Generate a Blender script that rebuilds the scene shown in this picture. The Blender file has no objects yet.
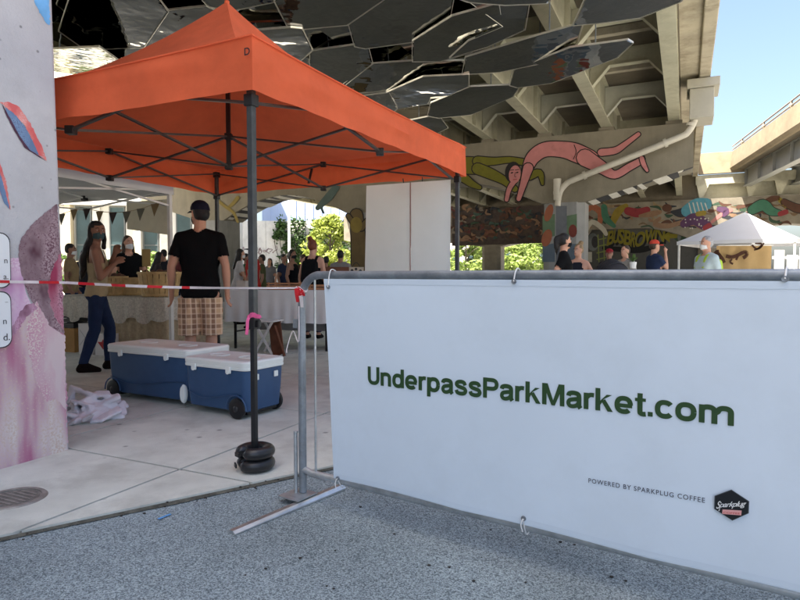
import bpy, bmesh, math, random
from mathutils import Vector, Matrix, noise

random.seed(7)
R = math.radians
SC = bpy.context.scene
COL = SC.collection

# ------------------------------------------------------------------ camera, sky, sun, exposure
CAM_H = 1.1
PITCH = math.atan(25 / 600.0)
cam_d = bpy.data.cameras.new('camera')
cam_d.sensor_width = 36.0
cam_d.lens = 27.0
cam_d.clip_start = 0.05
cam_d.clip_end = 2000.0
cam = bpy.data.objects.new('camera', cam_d)
COL.objects.link(cam)
cam.location = (0, 0, CAM_H)
cam.rotation_euler = (R(90) - PITCH, 0, 0)
SC.camera = cam

# horizontal direction towards the sun: behind the camera and to the left
SUN_DIR = Vector((-0.855, -0.518, 0)).normalized()
SUN_EL = R(64)
world = bpy.data.worlds.new('World')
SC.world = world
world.use_nodes = True
wn = world.node_tree.nodes
wl = world.node_tree.links
wn.clear()
sky = wn.new('ShaderNodeTexSky')
sky.sky_type = 'NISHITA'
sky.sun_disc = False
sky.sun_elevation = SUN_EL
sky.sun_rotation = math.atan2(SUN_DIR.x, SUN_DIR.y)
sky.air_density = 1.0
sky.dust_density = 4.0
sky.ozone_density = 1.3
bg = wn.new('ShaderNodeBackground')
bg.inputs['Strength'].default_value = 0.06
wo = wn.new('ShaderNodeOutputWorld')
wl.new(sky.outputs['Color'], bg.inputs['Color'])
wl.new(bg.outputs['Background'], wo.inputs['Surface'])

sun_d = bpy.data.lights.new('sun', 'SUN')
sun_d.energy = 5.0
sun_d.angle = R(0.53)
sun_d.color = (1.0, 0.93, 0.82)
sun = bpy.data.objects.new('sun', sun_d)
COL.objects.link(sun)
to_sun = (SUN_DIR * math.cos(SUN_EL) + Vector((0, 0, math.sin(SUN_EL)))).normalized()
sun.rotation_euler = to_sun.to_track_quat('Z', 'Y').to_euler()
sun.location = (-20, -20, 40)

SC.view_settings.view_transform = 'Standard'
SC.view_settings.look = 'None'
SC.view_settings.exposure = 2.65
SC.view_settings.gamma = 1.0

# ------------------------------------------------------------------ measuring helpers
def ray(px, py):
    x = (px - 400) / 600.0
    y = -(py - 300) / 600.0
    c, s = math.cos(PITCH), math.sin(PITCH)
    return Vector((x, c + y * s, -s + y * c))
O = Vector((0, 0, CAM_H))
def G(px, py, z=0.0):
    d = ray(px, py)
    t = (z - CAM_H) / d.z
    return O + d * t
def at(px, py, Y):
    d = ray(px, py)
    return O + d * (Y / d.y)
def onplane(px, py, p, n):
    d = ray(px, py)
    return O + d * ((Vector(p) - O).dot(n) / d.dot(n))
TH = math.atan(285 / 600.0)
UD = Vector((math.sin(TH), math.cos(TH), 0))
VD = Vector((math.cos(TH), -math.sin(TH), 0))
def B(v, u, z=0.0):
    return VD * v + UD * u + Vector((0, 0, z))
def on_u(px, py, u0):
    p = onplane(px, py, UD * u0, UD)
    return p.dot(VD), p.z
def on_v(px, py, v0):
    p = onplane(px, py, VD * v0, VD)
    return p.dot(UD), p.z

# ------------------------------------------------------------------ materials
def lin(c):
    def f(x):
        x = x / 255.0
        return x / 12.92 if x <= 0.04045 else ((x + 0.055) / 1.055) ** 2.4
    return (f(c[0]), f(c[1]), f(c[2]))
MATS = {}
def mk(name, col, rough=0.7, var=0.12, scale=6.0, bump=0.0, bscale=60.0, metal=0.0, spec=0.4, stain=0.0,
       stain_col=None, stain_scale=1.5, trans=0.0, spots=0.0, streak=False):
    if name in MATS:
        return MATS[name]
    m = bpy.data.materials.new(name)
    m.use_nodes = True
    nt = m.node_tree
    n, l = nt.nodes, nt.links
    b = n['Principled BSDF']
    b.inputs['Roughness'].default_value = rough
    b.inputs['Metallic'].default_value = metal
    b.inputs['Specular IOR Level'].default_value = spec
    tc = n.new('ShaderNodeTexCoord')
    def nz(sc, det=5.0, ro=0.6, vec=None):
        t = n.new('ShaderNodeTexNoise')
        t.inputs['Scale'].default_value = sc
        t.inputs['Detail'].default_value = det
        t.inputs['Roughness'].default_value = ro
        l.new(vec or tc.outputs['Object'], t.inputs['Vector'])
        return t.outputs['Fac']
    def ramp(fac, stops):
        r = n.new('ShaderNodeValToRGB')
        e = r.color_ramp.elements
        while len(e) < len(stops):
            e.new(0.5)
        for el, (p, c) in zip(e, stops):
            el.position = p
            el.color = (*c, 1) if len(c) == 3 else c
        l.new(fac, r.inputs['Fac'])
        return r.outputs['Color']
    lo = tuple(max(0, x * (1 - var)) for x in col)
    hi = tuple(min(1, x * (1 + var)) for x in col)
    out = ramp(nz(scale), [(0.3, lo), (0.7, hi)])
    if stain > 0:
        vec = None
        if streak:
            mp = n.new('ShaderNodeMapping')
            mp.inputs['Scale'].default_value = (1, 1, 0.15)
            l.new(tc.outputs['Object'], mp.inputs['Vector'])
            vec = mp.outputs['Vector']
        f = ramp(nz(stain_scale, 7.0, 0.7, vec), [(0.48, (0, 0, 0)), (0.66, (stain,) * 3)])
        mx = n.new('ShaderNodeMix')
        mx.data_type = 'RGBA'
        l.new(f, mx.inputs['Factor'])
        l.new(out, mx.inputs['A'])
        sc_ = stain_col or tuple(x * 0.45 for x in col)
        mx.inputs['B'].default_value = (*sc_, 1)
        out = mx.outputs['Result']
    if spots > 0:
        vo = n.new('ShaderNodeTexVoronoi')
        vo.inputs['Scale'].default_value = spots
        l.new(tc.outputs['Object'], vo.inputs['Vector'])
        f = ramp(vo.outputs['Distance'], [(0.06, (0.75,) * 3), (0.12, (0, 0, 0))])
        mx = n.new('ShaderNodeMix')
        mx.data_type = 'RGBA'
        l.new(f, mx.inputs['Factor'])
        l.new(out, mx.inputs['A'])
        mx.inputs['B'].default_value = (*tuple(x * 0.3 for x in col), 1)
        out = mx.outputs['Result']
    l.new(out, b.inputs['Base Color'])
    if bump > 0:
        bp = n.new('ShaderNodeBump')
        bp.inputs['Strength'].default_value = bump
        bp.inputs['Distance'].default_value = 0.01
        l.new(nz(bscale, 4.0, 0.6), bp.inputs['Height'])
        l.new(bp.outputs['Normal'], b.inputs['Normal'])
    if trans > 0:
        tr = n.new('ShaderNodeBsdfTranslucent')
        l.new(out, tr.inputs['Color'])
        ms = n.new('ShaderNodeMixShader')
        ms.inputs['Fac'].default_value = trans
        l.new(b.outputs['BSDF'], ms.inputs[1])
        l.new(tr.outputs['BSDF'], ms.inputs[2])
        l.new(ms.outputs['Shader'], n['Material Output'].inputs['Surface'])
    MATS[name] = m
    return m

def mk_speckle(name, dark, mid, light, scale, rough=0.9):
    m = bpy.data.materials.new(name)
    m.use_nodes = True
    n, l = m.node_tree.nodes, m.node_tree.links
    b = n['Principled BSDF']
    b.inputs['Roughness'].default_value = rough
    b.inputs['Specular IOR Level'].default_value = 0.25
    tc = n.new('ShaderNodeTexCoord')
    vo = n.new('ShaderNodeTexVoronoi')
    vo.inputs['Scale'].default_value = scale
    l.new(tc.outputs['Object'], vo.inputs['Vector'])
    sp = n.new('ShaderNodeSeparateColor')
    l.new(vo.outputs['Color'], sp.inputs['Color'])
    r = n.new('ShaderNodeValToRGB')
    e = r.color_ramp.elements
    e[0].position, e[0].color = 0.0, (*dark, 1)
    e[1].position, e[1].color = 1.0, (*light, 1)
    x = e.new(0.45); x.color = (*mid, 1)
    l.new(sp.outputs['Red'], r.inputs['Fac'])
    big = n.new('ShaderNodeTexNoise')
    big.inputs['Scale'].default_value = 1.3
    big.inputs['Detail'].default_value = 8
    l.new(tc.outputs['Object'], big.inputs['Vector'])
    r2 = n.new('ShaderNodeValToRGB')
    r2.color_ramp.elements[0].position, r2.color_ramp.elements[0].color = 0.3, (0.72, 0.72, 0.72, 1)
    r2.color_ramp.elements[1].position, r2.color_ramp.elements[1].color = 0.7, (1.2, 1.2, 1.2, 1)
    l.new(big.outputs['Fac'], r2.inputs['Fac'])
    mx = n.new('ShaderNodeMix')
    mx.data_type = 'RGBA'
    mx.blend_type = 'MULTIPLY'
    mx.inputs['Factor'].default_value = 1.0
    l.new(r.outputs['Color'], mx.inputs['A'])
    l.new(r2.outputs['Color'], mx.inputs['B'])
    l.new(mx.outputs['Result'], b.inputs['Base Color'])
    bp = n.new('ShaderNodeBump')
    bp.inputs['Strength'].default_value = 0.55
    bp.inputs['Distance'].default_value = 0.004
    l.new(vo.outputs['Distance'], bp.inputs['Height'])
    l.new(bp.outputs['Normal'], b.inputs['Normal'])
    return m

def mk_plaid(name):
    m = bpy.data.materials.new(name)
    m.use_nodes = True
    n, l = m.node_tree.nodes, m.node_tree.links
    b = n['Principled BSDF']
    b.inputs['Roughness'].default_value = 0.9
    tc = n.new('ShaderNodeTexCoord')
    cur = None
    base = lin((205, 170, 135))
    for axis, sc, w, colr, amt in (('X', 11, 0.35, (105, 70, 60), 0.65), ('Z', 10, 0.3, (120, 85, 70), 0.6), ('X', 22, 0.22, (235, 215, 190), 0.5),
                                   ('Z', 20, 0.2, (230, 205, 180), 0.45)):
        wv = n.new('ShaderNodeTexWave')
        wv.bands_direction = axis
        wv.inputs['Scale'].default_value = sc * 0.314
        wv.inputs['Distortion'].default_value = 0.6
        wv.inputs['Detail Scale'].default_value = 0.6
        l.new(tc.outputs['Object'], wv.inputs['Vector'])
        r = n.new('ShaderNodeValToRGB')
        r.color_ramp.elements[0].position, r.color_ramp.elements[0].color = 1 - w, (0, 0, 0, 1)
        r.color_ramp.elements[1].position, r.color_ramp.elements[1].color = 1 - w + 0.12, (amt, amt, amt, 1)
        l.new(wv.outputs['Fac'], r.inputs['Fac'])
        mx = n.new('ShaderNodeMix')
        mx.data_type = 'RGBA'
        l.new(r.outputs['Color'], mx.inputs['Factor'])
        if cur is None:
            mx.inputs['A'].default_value = (*base, 1)
        else:
            l.new(cur, mx.inputs['A'])
        mx.inputs['B'].default_value = (*lin(colr), 1)
        cur = mx.outputs['Result']
    l.new(cur, b.inputs['Base Color'])
    return m

def mk_peel(name, a, c, d, scale=5.0, stretch=0.35):
    """weathered mural paint: three colours broken up by noise"""
    m = bpy.data.materials.new(name)
    m.use_nodes = True
    n, l = m.node_tree.nodes, m.node_tree.links
    b = n['Principled BSDF']
    b.inputs['Roughness'].default_value = 0.8
    tc = n.new('ShaderNodeTexCoord')
    mp = n.new('ShaderNodeMapping')
    mp.inputs['Scale'].default_value = (1, 1, stretch)
    l.new(tc.outputs['Object'], mp.inputs['Vector'])
    big = n.new('ShaderNodeTexNoise')
    big.inputs['Scale'].default_value = scale
    big.inputs['Detail'].default_value = 3
    l.new(mp.outputs['Vector'], big.inputs['Vector'])
    fine = n.new('ShaderNodeTexNoise')
    fine.inputs['Scale'].default_value = scale * 15
    fine.inputs['Detail'].default_value = 8
    fine.inputs['Roughness'].default_value = 0.75
    l.new(tc.outputs['Object'], fine.inputs['Vector'])
    r1 = n.new('ShaderNodeValToRGB')
    r1.color_ramp.elements[0].position, r1.color_ramp.elements[0].color = 0.38, (*a, 1)
    r1.color_ramp.elements[1].position, r1.color_ramp.elements[1].color = 0.62, (*c, 1)
    l.new(big.outputs['Fac'], r1.inputs['Fac'])
    add = n.new('ShaderNodeMath')
    add.operation = 'ADD'
    l.new(fine.outputs['Fac'], add.inputs[0])
    sub = n.new('ShaderNodeMath')
    sub.operation = 'MULTIPLY_ADD'
    l.new(big.outputs['Fac'], sub.inputs[0])
    sub.inputs[1].default_value = 0.6
    sub.inputs[2].default_value = -0.3
    l.new(sub.outputs[0], add.inputs[1])
    r2 = n.new('ShaderNodeValToRGB')
    r2.color_ramp.elements[0].position, r2.color_ramp.elements[0].color = 0.54, (0, 0, 0, 1)
    r2.color_ramp.elements[1].position, r2.color_ramp.elements[1].color = 0.62, (1, 1, 1, 1)
    l.new(add.outputs[0], r2.inputs['Fac'])
    mx = n.new('ShaderNodeMix')
    mx.data_type = 'RGBA'
    l.new(r2.outputs['Color'], mx.inputs['Factor'])
    l.new(r1.outputs['Color'], mx.inputs['A'])
    mx.inputs['B'].default_value = (*d, 1)
    l.new(mx.outputs['Result'], b.inputs['Base Color'])
    return m

# ------------------------------------------------------------------ mesh helpers
class MB:
    def __init__(s):
        s.v, s.f, s.mi = [], [], []
    def add(s, vs, fs, mi=0):
        o = len(s.v)
        s.v += [tuple(p) for p in vs]
        for f in fs:
            s.f.append(tuple(i + o for i in f))
            s.mi.append(mi)
        return s
    def hexa(s, p, mi=0):      # 8 points: bottom ring 0-3 (ccw from above), top ring 4-7
        return s.add(p, [(3, 2, 1, 0), (4, 5, 6, 7), (0, 1, 5, 4), (1, 2, 6, 5), (2, 3, 7, 6), (3, 0, 4, 7)], mi)
    def box(s, x0, x1, y0, y1, z0, z1, mi=0):
        return s.hexa([(x0, y0, z0), (x1, y0, z0), (x1, y1, z0), (x0, y1, z0), (x0, y0, z1), (x1, y0, z1), (x1, y1, z1), (x0, y1, z1)], mi)
    def bar(s, p, q, w, h=None, up=(0, 0, 1), mi=0):   # rectangular bar
        p, q = Vector(p), Vector(q)
        h = h or w
        d = (q - p).normalized()
        a = d.cross(Vector(up))
        if a.length < 1e-4:
            a = d.cross(Vector((1, 0, 0)))
        a.normalize()
        b = a.cross(d)
        a = a * (w / 2); b = b * (h / 2)
        return s.hexa([p - a - b, p + a - b, q + a - b, q - a - b, p - a + b, p + a + b, q + a + b, q - a + b], mi)
    def tube(s, path, r, n=10, mi=0, closed=False):
        path = [Vector(p) for p in path]
        rs = r if isinstance(r, (list, tuple)) else [r] * len(path)
        k = len(path)
        vs, fs = [], []
        prev = None
        for i, p in enumerate(path):
            if closed:
                d = path[(i + 1) % k] - path[i - 1]
            else:
                d = path[min(i + 1, k - 1)] - path[max(i - 1, 0)]
            d.normalize()
            if prev is None:
                a = d.cross(Vector((0, 0, 1)))
                if a.length < 1e-3:
                    a = d.cross(Vector((1, 0, 0)))
            else:
                a = prev - d * prev.dot(d)
            a.normalize()
            prev = a
            b = d.cross(a)
            for j in range(n):
                t = 2 * math.pi * j / n
                vs.append(p + (a * math.cos(t) + b * math.sin(t)) * rs[i])
        for i in range(k if closed else k - 1):
            for j in range(n):
                i2 = (i + 1) % k
                fs.append((i * n + j, i * n + (j + 1) % n, i2 * n + (j + 1) % n, i2 * n + j))
        if not closed:
            fs.append(tuple(range(n - 1, -1, -1)))
            fs.append(tuple((k - 1) * n + j for j in range(n)))
        return s.add(vs, fs, mi)
    def prism(s, front, back, mi=0):   # two matching 3D loops
        n = len(front)
        fs = [tuple(range(n)), tuple(range(2 * n - 1, n - 1, -1))]
        for i in range(n):
            j = (i + 1) % n
            fs.append((i, i + n, j + n, j))
        return s.add(list(front) + list(back), fs, mi)
    def lathe(s, prof, n=24, c=(0, 0, 0), axis='Z', mi=0):
        vs, fs = [], []
        for r_, z in prof:
            for j in range(n):
                t = 2 * math.pi * j / n
                x, y = r_ * math.cos(t), r_ * math.sin(t)
                p = {'Z': (x, y, z), 'X': (z, x, y), 'Y': (y, z, x)}[axis]
                vs.append((p[0] + c[0], p[1] + c[1], p[2] + c[2]))
        k = len(prof)
        for i in range(k - 1):
            for j in range(n):
                fs.append((i * n + j, i * n + (j + 1) % n, (i + 1) * n + (j + 1) % n, (i + 1) * n + j))
        if prof[0][0] > 1e-6:
            fs.append(tuple(range(n - 1, -1, -1)))
        if prof[-1][0] > 1e-6:
            fs.append(tuple((k - 1) * n + j for j in range(n)))
        return s.add(vs, fs, mi)
    def ball(s, c, r, n=12, m=8, mi=0):
        rx, ry, rz = r if isinstance(r, (tuple, list)) else (r, r, r)
        prof = [(math.sin(math.pi * i / m), -math.cos(math.pi * i / m)) for i in range(m + 1)]
        o = len(s.v)
        s.lathe([(max(a, 1e-7), b) for a, b in prof], n, (0, 0, 0), 'Z', mi)
        for i in range(o, len(s.v)):
            x, y, z = s.v[i]
            s.v[i] = (c[0] + x * rx, c[1] + y * ry, c[2] + z * rz)
        return s
    def build(s, name, mats, parent=None, smooth=None, bevel=0.0, bseg=2, loc=None, fix=True):
        me = bpy.data.meshes.new(name)
        me.from_pydata(s.v, [], s.f)
        if not isinstance(mats, (list, tuple)):
            mats = [mats]
        for m in mats:
            me.materials.append(m)
        me.polygons.foreach_set('material_index', s.mi)
        if fix:
            bm = bmesh.new()
            bm.from_mesh(me)
            bmesh.ops.recalc_face_normals(bm, faces=bm.faces)
            bm.to_mesh(me)
            bm.free()
        o = bpy.data.objects.new(name, me)
        COL.objects.link(o)
        if parent:
            o.parent = parent
        if loc:
            o.location = loc
        if smooth is not None:
            me.shade_smooth()
            me.set_sharp_from_angle(angle=R(smooth))
        if bevel > 0:
            b = o.modifiers.new('bevel', 'BEVEL')
            b.width = bevel
            b.segments = bseg
            b.limit_method = 'ANGLE'
            b.angle_limit = R(40)
        return o

def thing(name, label, cat, loc=(0, 0, 0), rz=0.0, group=None):
    o = bpy.data.objects.new(name, None)
    o.empty_display_size = 0.2
    COL.objects.link(o)
    o.location = loc
    o.rotation_euler = (0, 0, rz)
    return tag(o, label, cat, group)
def tag(o, label, cat, group=None):
    o['label'] = label
    o['category'] = cat
    if group:
        o['group'] = group
    return o
def struct(o, label=None):
    o['kind'] = 'structure'
    if label:
        o['label'] = label
    return o
def dup(root, loc, rz, label, group=None):
    r = root.copy(); COL.objects.link(r)
    r.location = loc; r.rotation_euler = (0, 0, rz)
    r['label'] = label
    if group:
        r['group'] = group
    for ch in list(root.children):
        c = ch.copy(); COL.objects.link(c); c.parent = r
        for g in ch.children:
            d = g.copy(); COL.objects.link(d); d.parent = c
    return r
def bez(p0, p1, p2, n=8):
    p0, p1, p2 = Vector(p0), Vector(p1), Vector(p2)
    return [p0 * (1 - t) ** 2 + p1 * 2 * t * (1 - t) + p2 * t * t for t in [i / n for i in range(n + 1)]]
def smooth_path(pts, n=6):
    """Catmull-Rom through 3D points"""
    pts = [Vector(p) for p in pts]
    out = []
    for i in range(len(pts) - 1):
        p0 = pts[max(i - 1, 0)]; p1 = pts[i]; p2 = pts[i + 1]; p3 = pts[min(i + 2, len(pts) - 1)]
        for k in range(n):
            t = k / n
            out.append(0.5 * ((2 * p1) + (p2 - p0) * t + (2 * p0 - 5 * p1 + 4 * p2 - p3) * t * t + (3 * p1 - p0 - 3 * p2 + p3) * t ** 3))
    out.append(pts[-1])
    return out
def clip(poly, p, n):
    """keep the part of a 2D polygon where (x-p).n >= 0"""
    out = []
    for i in range(len(poly)):
        a, b = poly[i], poly[(i + 1) % len(poly)]
        da = (a[0] - p[0]) * n[0] + (a[1] - p[1]) * n[1]
        db = (b[0] - p[0]) * n[0] + (b[1] - p[1]) * n[1]
        if da >= 0:
            out.append(a)
        if (da >= 0) != (db >= 0):
            t = da / (da - db)
            out.append((a[0] + (b[0] - a[0]) * t, a[1] + (b[1] - a[1]) * t))
    return out
def inset(poly, d):
    n = len(poly)
    a = sum(poly[i][0] * poly[(i + 1) % n][1] - poly[(i + 1) % n][0] * poly[i][1] for i in range(n))
    if a < 0:
        poly = poly[::-1]
    res = poly
    for i in range(n):
        p, q = Vector(poly[i]), Vector(poly[(i + 1) % n])
        e = (q - p)
        if e.length < 1e-6:
            continue
        nn = Vector((-e.y, e.x)).normalized()
        res = clip(res, p + nn * d, nn)
        if len(res) < 3:
            return []
    return res

try:
    FONT = None
except Exception:
    FONT = None
def text_mesh(s, bold=0.0, shear=0.0, spacing=1.0, use_font=True):
    """flat text -> (verts 2D, faces), normalised so that x starts at 0"""
    cu = bpy.data.curves.new('text', 'FONT')
    cu.body = s
    cu.size = 1.0
    cu.offset = bold
    cu.shear = shear
    cu.space_character = spacing
    cu.resolution_u = 6
    if FONT and use_font:
        cu.font = FONT
    ob = bpy.data.objects.new('text', cu)
    COL.objects.link(ob)
    dg = bpy.context.evaluated_depsgraph_get()
    me = bpy.data.meshes.new_from_object(ob.evaluated_get(dg))
    vs = [(v.co.x, v.co.y) for v in me.vertices]
    fs = [tuple(p.vertices) for p in me.polygons]
    bpy.data.objects.remove(ob)
    bpy.data.curves.remove(cu)
    bpy.data.meshes.remove(me)
    x0 = min(v[0] for v in vs)
    return [(x - x0, y) for x, y in vs], fs
def _arc(cx, cy, rx, ry, a0, a1, n=16):
    out = []
    for k in range(n + 1):      # slightly squared curves, as in a grotesque
        a = R(a0 + (a1 - a0) * k / n)
        c, s = math.cos(a), math.sin(a)
        out.append((cx + rx * math.copysign(abs(c) ** .84, c), cy + ry * math.copysign(abs(s) ** .84, s)))
    return out
def glyph(c, w):
    """grotesque letter as bands: (centre line, width) or plain polygons; returns bands, polygons, advance"""
    h = w / 2
    X = .53
    if c == 'U': return [([(h, .72), (h, .27)] + _arc(.285, .27, .285 - h, .28 - h, 180, 360) + [(.57 - h, .72)], w)], [], .57
    if c == 'n': return [([(h, 0), (h, X)], w), ([(h, .30)] + _arc(.25, .33, .25 - h, .21 - h * .9, 170, 0) + [(.5 - h, 0)], w)], [], .5
    if c == 'm': return [([(h, 0), (h, X)], w), ([(h, .30)] + _arc(.235, .34, .235 - h, .2 - h * .9, 170, 0) + [(.47 - h, 0)], w), ([(.47 - h, .30)] + _arc(.64, .34, .235 - h, .2 - h * .9, 170, 0) + [(.875 - h, 0)], w)], [], .875 - .0
    if c == 'o': return [(_arc(.28, .265, .28 - h, .277 - h * .92, 0, 360, 28), w)], [], .56
    if c == 'c': return [(_arc(.27, .265, .27 - h, .277 - h * .92, 38, 322, 24), w)], [], .5
    if c == 'e': return [(_arc(.27, .265, .27 - h, .277 - h * .92, 0, 318, 26), w), ([(h, .245), (.54 - h * .3, .245)], w * .8)], [], .54
    if c == 'd': return [(_arc(.262, .265, .262 - h, .277 - h * .92, 0, 360, 28), w), ([(.54 - h, 0), (.54 - h, .72)], w)], [], .54
    if c == 'p': return [(_arc(.278, .265, .262 - h, .277 - h * .92, 0, 360, 28), w), ([(h, -.2), (h, X)], w)], [], .54
    if c == 'r': return [([(h, 0), (h, X)], w), ([(h, .30), (h * 1.25, .38), (.17, .455), (.24, .475), (.32, .47)], w * .95)], [], .31
    if c == 'a': return [([(h, .375), (.1, .45), (.19, .483), (.30, .48), (.385, .445), (.41, .36), (.41, .12), (.425, .05), (.46, .0)], w), ([(.41, .30), (.24, .275), (.11, .235), (h, .14), (.12, .06), (.22, .045), (.34, .09), (.41, .18)], w * .9)], [], .5
    if c == 's': return [([(.42, .36), (.37, .455), (.25, .483), (.12, .455), (.075, .38), (.14, .31), (.26, .275), (.39, .235), (.435, .15), (.38, .075), (.255, .047), (.11, .08), (h * .9, .17)], w * .95)], [], .5
    if c == 'P': return [([(h, 0), (h, .72)], w), ([(h, .72 - h * .95), (.30, .72 - h * .95)] + _arc(.33, .495, .18, .225 - h * .95, 90, -90, 12) + [(.30, .27 + h * .95), (h, .27 + h * .95)], w * .95)], [], .57
    if c == 'k': return [([(h, 0), (h, .72)], w)], [[(w * .9, .16), (.34, X), (.5, X), (w * .9, .34 - .03)], [(.185, .30), (.29, .385), (.53, 0), (.37, 0)]], .52
    if c == 'M': return [([(h, 0), (h, .72)], w), ([(.74 - h, 0), (.74 - h, .72)], w)], [[(.02, .72), (.19, .72), (.425, 0), (.315, 0)], [(.72, .72), (.55, .72), (.315, 0), (.425, 0)]], .74
    if c == 't': return [([(.145, .68), (.145, .14), (.17, .065), (.235, .048), (.31, .055)], w)], [[(0, .43), (.31, .43), (.31, X), (0, X)]], .31
    if c == '.': return [], [[(0, 0), (.14, 0), (.14, .14), (0, .14)]], .14
def grotesque(s, w=.13, gap=.062):
    """list of single bands / polygons as (verts, faces) for a line of bold grotesque lettering, plus its length"""
    x = 0.0
    out = []
    for c in s:
        bands, polys, adv = glyph(c, w)
        for pts, ww in bands:
            if len(pts) > 2 and len(pts) < 14 and c in 'arst':
                pts, _ = catmull2(pts, [1] * len(pts), 6)
            L, Rr = stroke(pts, [ww] * len(pts))
            n = len(L)
            out.append(([(x + p.x, p.y) for p in L] + [(x + p.x, p.y) for p in Rr], [(i, i + 1, n + i + 1, n + i) for i in range(n - 1)]))
        for p in polys:
            out.append(([(x + a, b) for a, b in p], [tuple(range(len(p)))]))
        x += adv + gap
    return out, x - gap
def stroke(pts, ws):
    """polyline with widths (2D) -> outline polygon strip as quads"""
    P = [Vector(p) for p in pts]
    L, Rr = [], []
    for i, p in enumerate(P):
        d = (P[min(i + 1, len(P) - 1)] - P[max(i - 1, 0)]).normalized()
        n = Vector((-d.y, d.x))
        L.append(p + n * ws[i] / 2)
        Rr.append(p - n * ws[i] / 2)
    return L, Rr
def catmull2(pts, ws, n=5):
    q = smooth_path([(p[0], p[1], w) for p, w in zip(pts, ws)], n)
    return [(a.x, a.y) for a in q], [max(a.z, 0.1) for a in q]

def hull_obj(groups, name, voxel=0.02, smooth_it=3):
    """union of convex hulls of spheres, voxel-remeshed to one continuous mesh; returns mesh"""
    bm = bmesh.new()
    dirs = []
    for i in range(1, 6):
        ph = math.pi * i / 6
        for j in range(10):
            t = 2 * math.pi * (j + 0.5 * (i % 2)) / 10
            dirs.append(Vector((math.sin(ph) * math.cos(t), math.sin(ph) * math.sin(t), math.cos(ph))))
    dirs += [Vector((0, 0, 1)), Vector((0, 0, -1))]
    for g in groups:
        t = bmesh.new()
        for p, r_ in g:
            p = Vector(p)
            for d in dirs:
                if isinstance(r_, (tuple, list)):
                    t.verts.new(p + Vector((d.x * r_[0], d.y * r_[1], d.z * r_[2])))
                else:
                    t.verts.new(p + d * r_)
        res = bmesh.ops.convex_hull(t, input=t.verts)
        junk = list({e for e in res['geom_interior'] + res['geom_unused'] if isinstance(e, bmesh.types.BMVert)})
        bmesh.ops.delete(t, geom=junk, context='VERTS')
        bmesh.ops.recalc_face_normals(t, faces=t.faces)
        tm = bpy.data.meshes.new('tmp')
        t.to_mesh(tm)
        t.free()
        bm.from_mesh(tm)
        bpy.data.meshes.remove(tm)
    me = bpy.data.meshes.new(name)
    bm.to_mesh(me)
    bm.free()
    ob = bpy.data.objects.new(name, me)
    COL.objects.link(ob)
    rm = ob.modifiers.new('r', 'REMESH')
    rm.mode = 'VOXEL'
    rm.voxel_size = voxel
    rm.use_smooth_shade = True
    if smooth_it:
        sm = ob.modifiers.new('s', 'SMOOTH')
        sm.factor = 0.5
        sm.iterations = smooth_it
    dg = bpy.context.evaluated_depsgraph_get()
    out = bpy.data.meshes.new_from_object(ob.evaluated_get(dg))
    bpy.data.objects.remove(ob)
    bpy.data.meshes.remove(me)
    out.name = name
    return out
def mesh_obj(name, me, mat, parent=None):
    me.materials.clear()
    me.materials.append(mat)
    o = bpy.data.objects.new(name, me)
    COL.objects.link(o)
    if parent:
        o.parent = parent
    return o
def trim(me, pred):
    bm = bmesh.new()
    bm.from_mesh(me)
    bmesh.ops.delete(bm, geom=[v for v in bm.verts if pred(v.co)], context='VERTS')
    bm.to_mesh(me)
    bm.free()
def wrinkle(me, amp, scale, seed=0.0):
    me.update()
    for v in me.vertices:
        k = noise.noise(v.co * scale + Vector((seed, 0, 0))) * amp + noise.noise(v.co * scale * 2.7 + Vector((0, seed, 0))) * amp * 0.4
        v.co = v.co + v.normal * k
# ------------------------------------------------------------------ shared materials
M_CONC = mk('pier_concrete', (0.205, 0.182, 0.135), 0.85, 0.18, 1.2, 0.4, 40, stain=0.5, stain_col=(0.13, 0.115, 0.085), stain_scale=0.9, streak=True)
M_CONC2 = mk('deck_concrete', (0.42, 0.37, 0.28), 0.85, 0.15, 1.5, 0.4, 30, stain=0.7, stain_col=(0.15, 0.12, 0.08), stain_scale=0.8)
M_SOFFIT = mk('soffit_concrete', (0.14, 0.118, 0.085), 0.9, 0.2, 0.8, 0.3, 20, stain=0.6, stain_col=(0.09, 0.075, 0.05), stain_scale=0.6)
M_STEEL = mk('girder_paint', (0.44, 0.42, 0.31), 0.5, 0.1, 1.5, 0.1, 30, stain=0.45, stain_col=(0.22, 0.19, 0.13), stain_scale=1.4)
M_STEELW = mk('pale_steel_paint', (0.46, 0.45, 0.37), 0.5, 0.1, 2, stain=0.3, stain_col=(0.3, 0.27, 0.2))
M_RAMPST = mk('ramp_girder_paint', (0.3, 0.3, 0.27), 0.5, 0.08, 1.5, stain=0.3)
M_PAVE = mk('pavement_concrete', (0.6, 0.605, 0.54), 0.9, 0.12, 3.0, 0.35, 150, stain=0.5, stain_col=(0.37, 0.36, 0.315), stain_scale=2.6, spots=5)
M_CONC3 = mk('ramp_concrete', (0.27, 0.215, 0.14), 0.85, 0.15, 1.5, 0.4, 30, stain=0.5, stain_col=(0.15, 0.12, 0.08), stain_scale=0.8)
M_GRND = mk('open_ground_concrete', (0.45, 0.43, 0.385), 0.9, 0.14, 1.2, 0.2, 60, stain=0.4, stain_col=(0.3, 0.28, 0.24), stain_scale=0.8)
M_PAVE_SHADE = mk('pavement_concrete_shade_tint', (0.33, 0.32, 0.28), 0.9, 0.14, 1.2, 0.2, 60, stain=0.4, stain_col=(0.26, 0.24, 0.21), stain_scale=0.8)  # paving concrete toned darker to deepen the shade under the deck
M_ASPH = mk_speckle('rubber_asphalt', (0.085, 0.105, 0.113), (0.225, 0.27, 0.285), (0.4, 0.465, 0.48), 210)
M_PIPE = mk('pipe_paint', (0.5, 0.47, 0.4), 0.4, 0.08, 4, stain=0.3)
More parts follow.
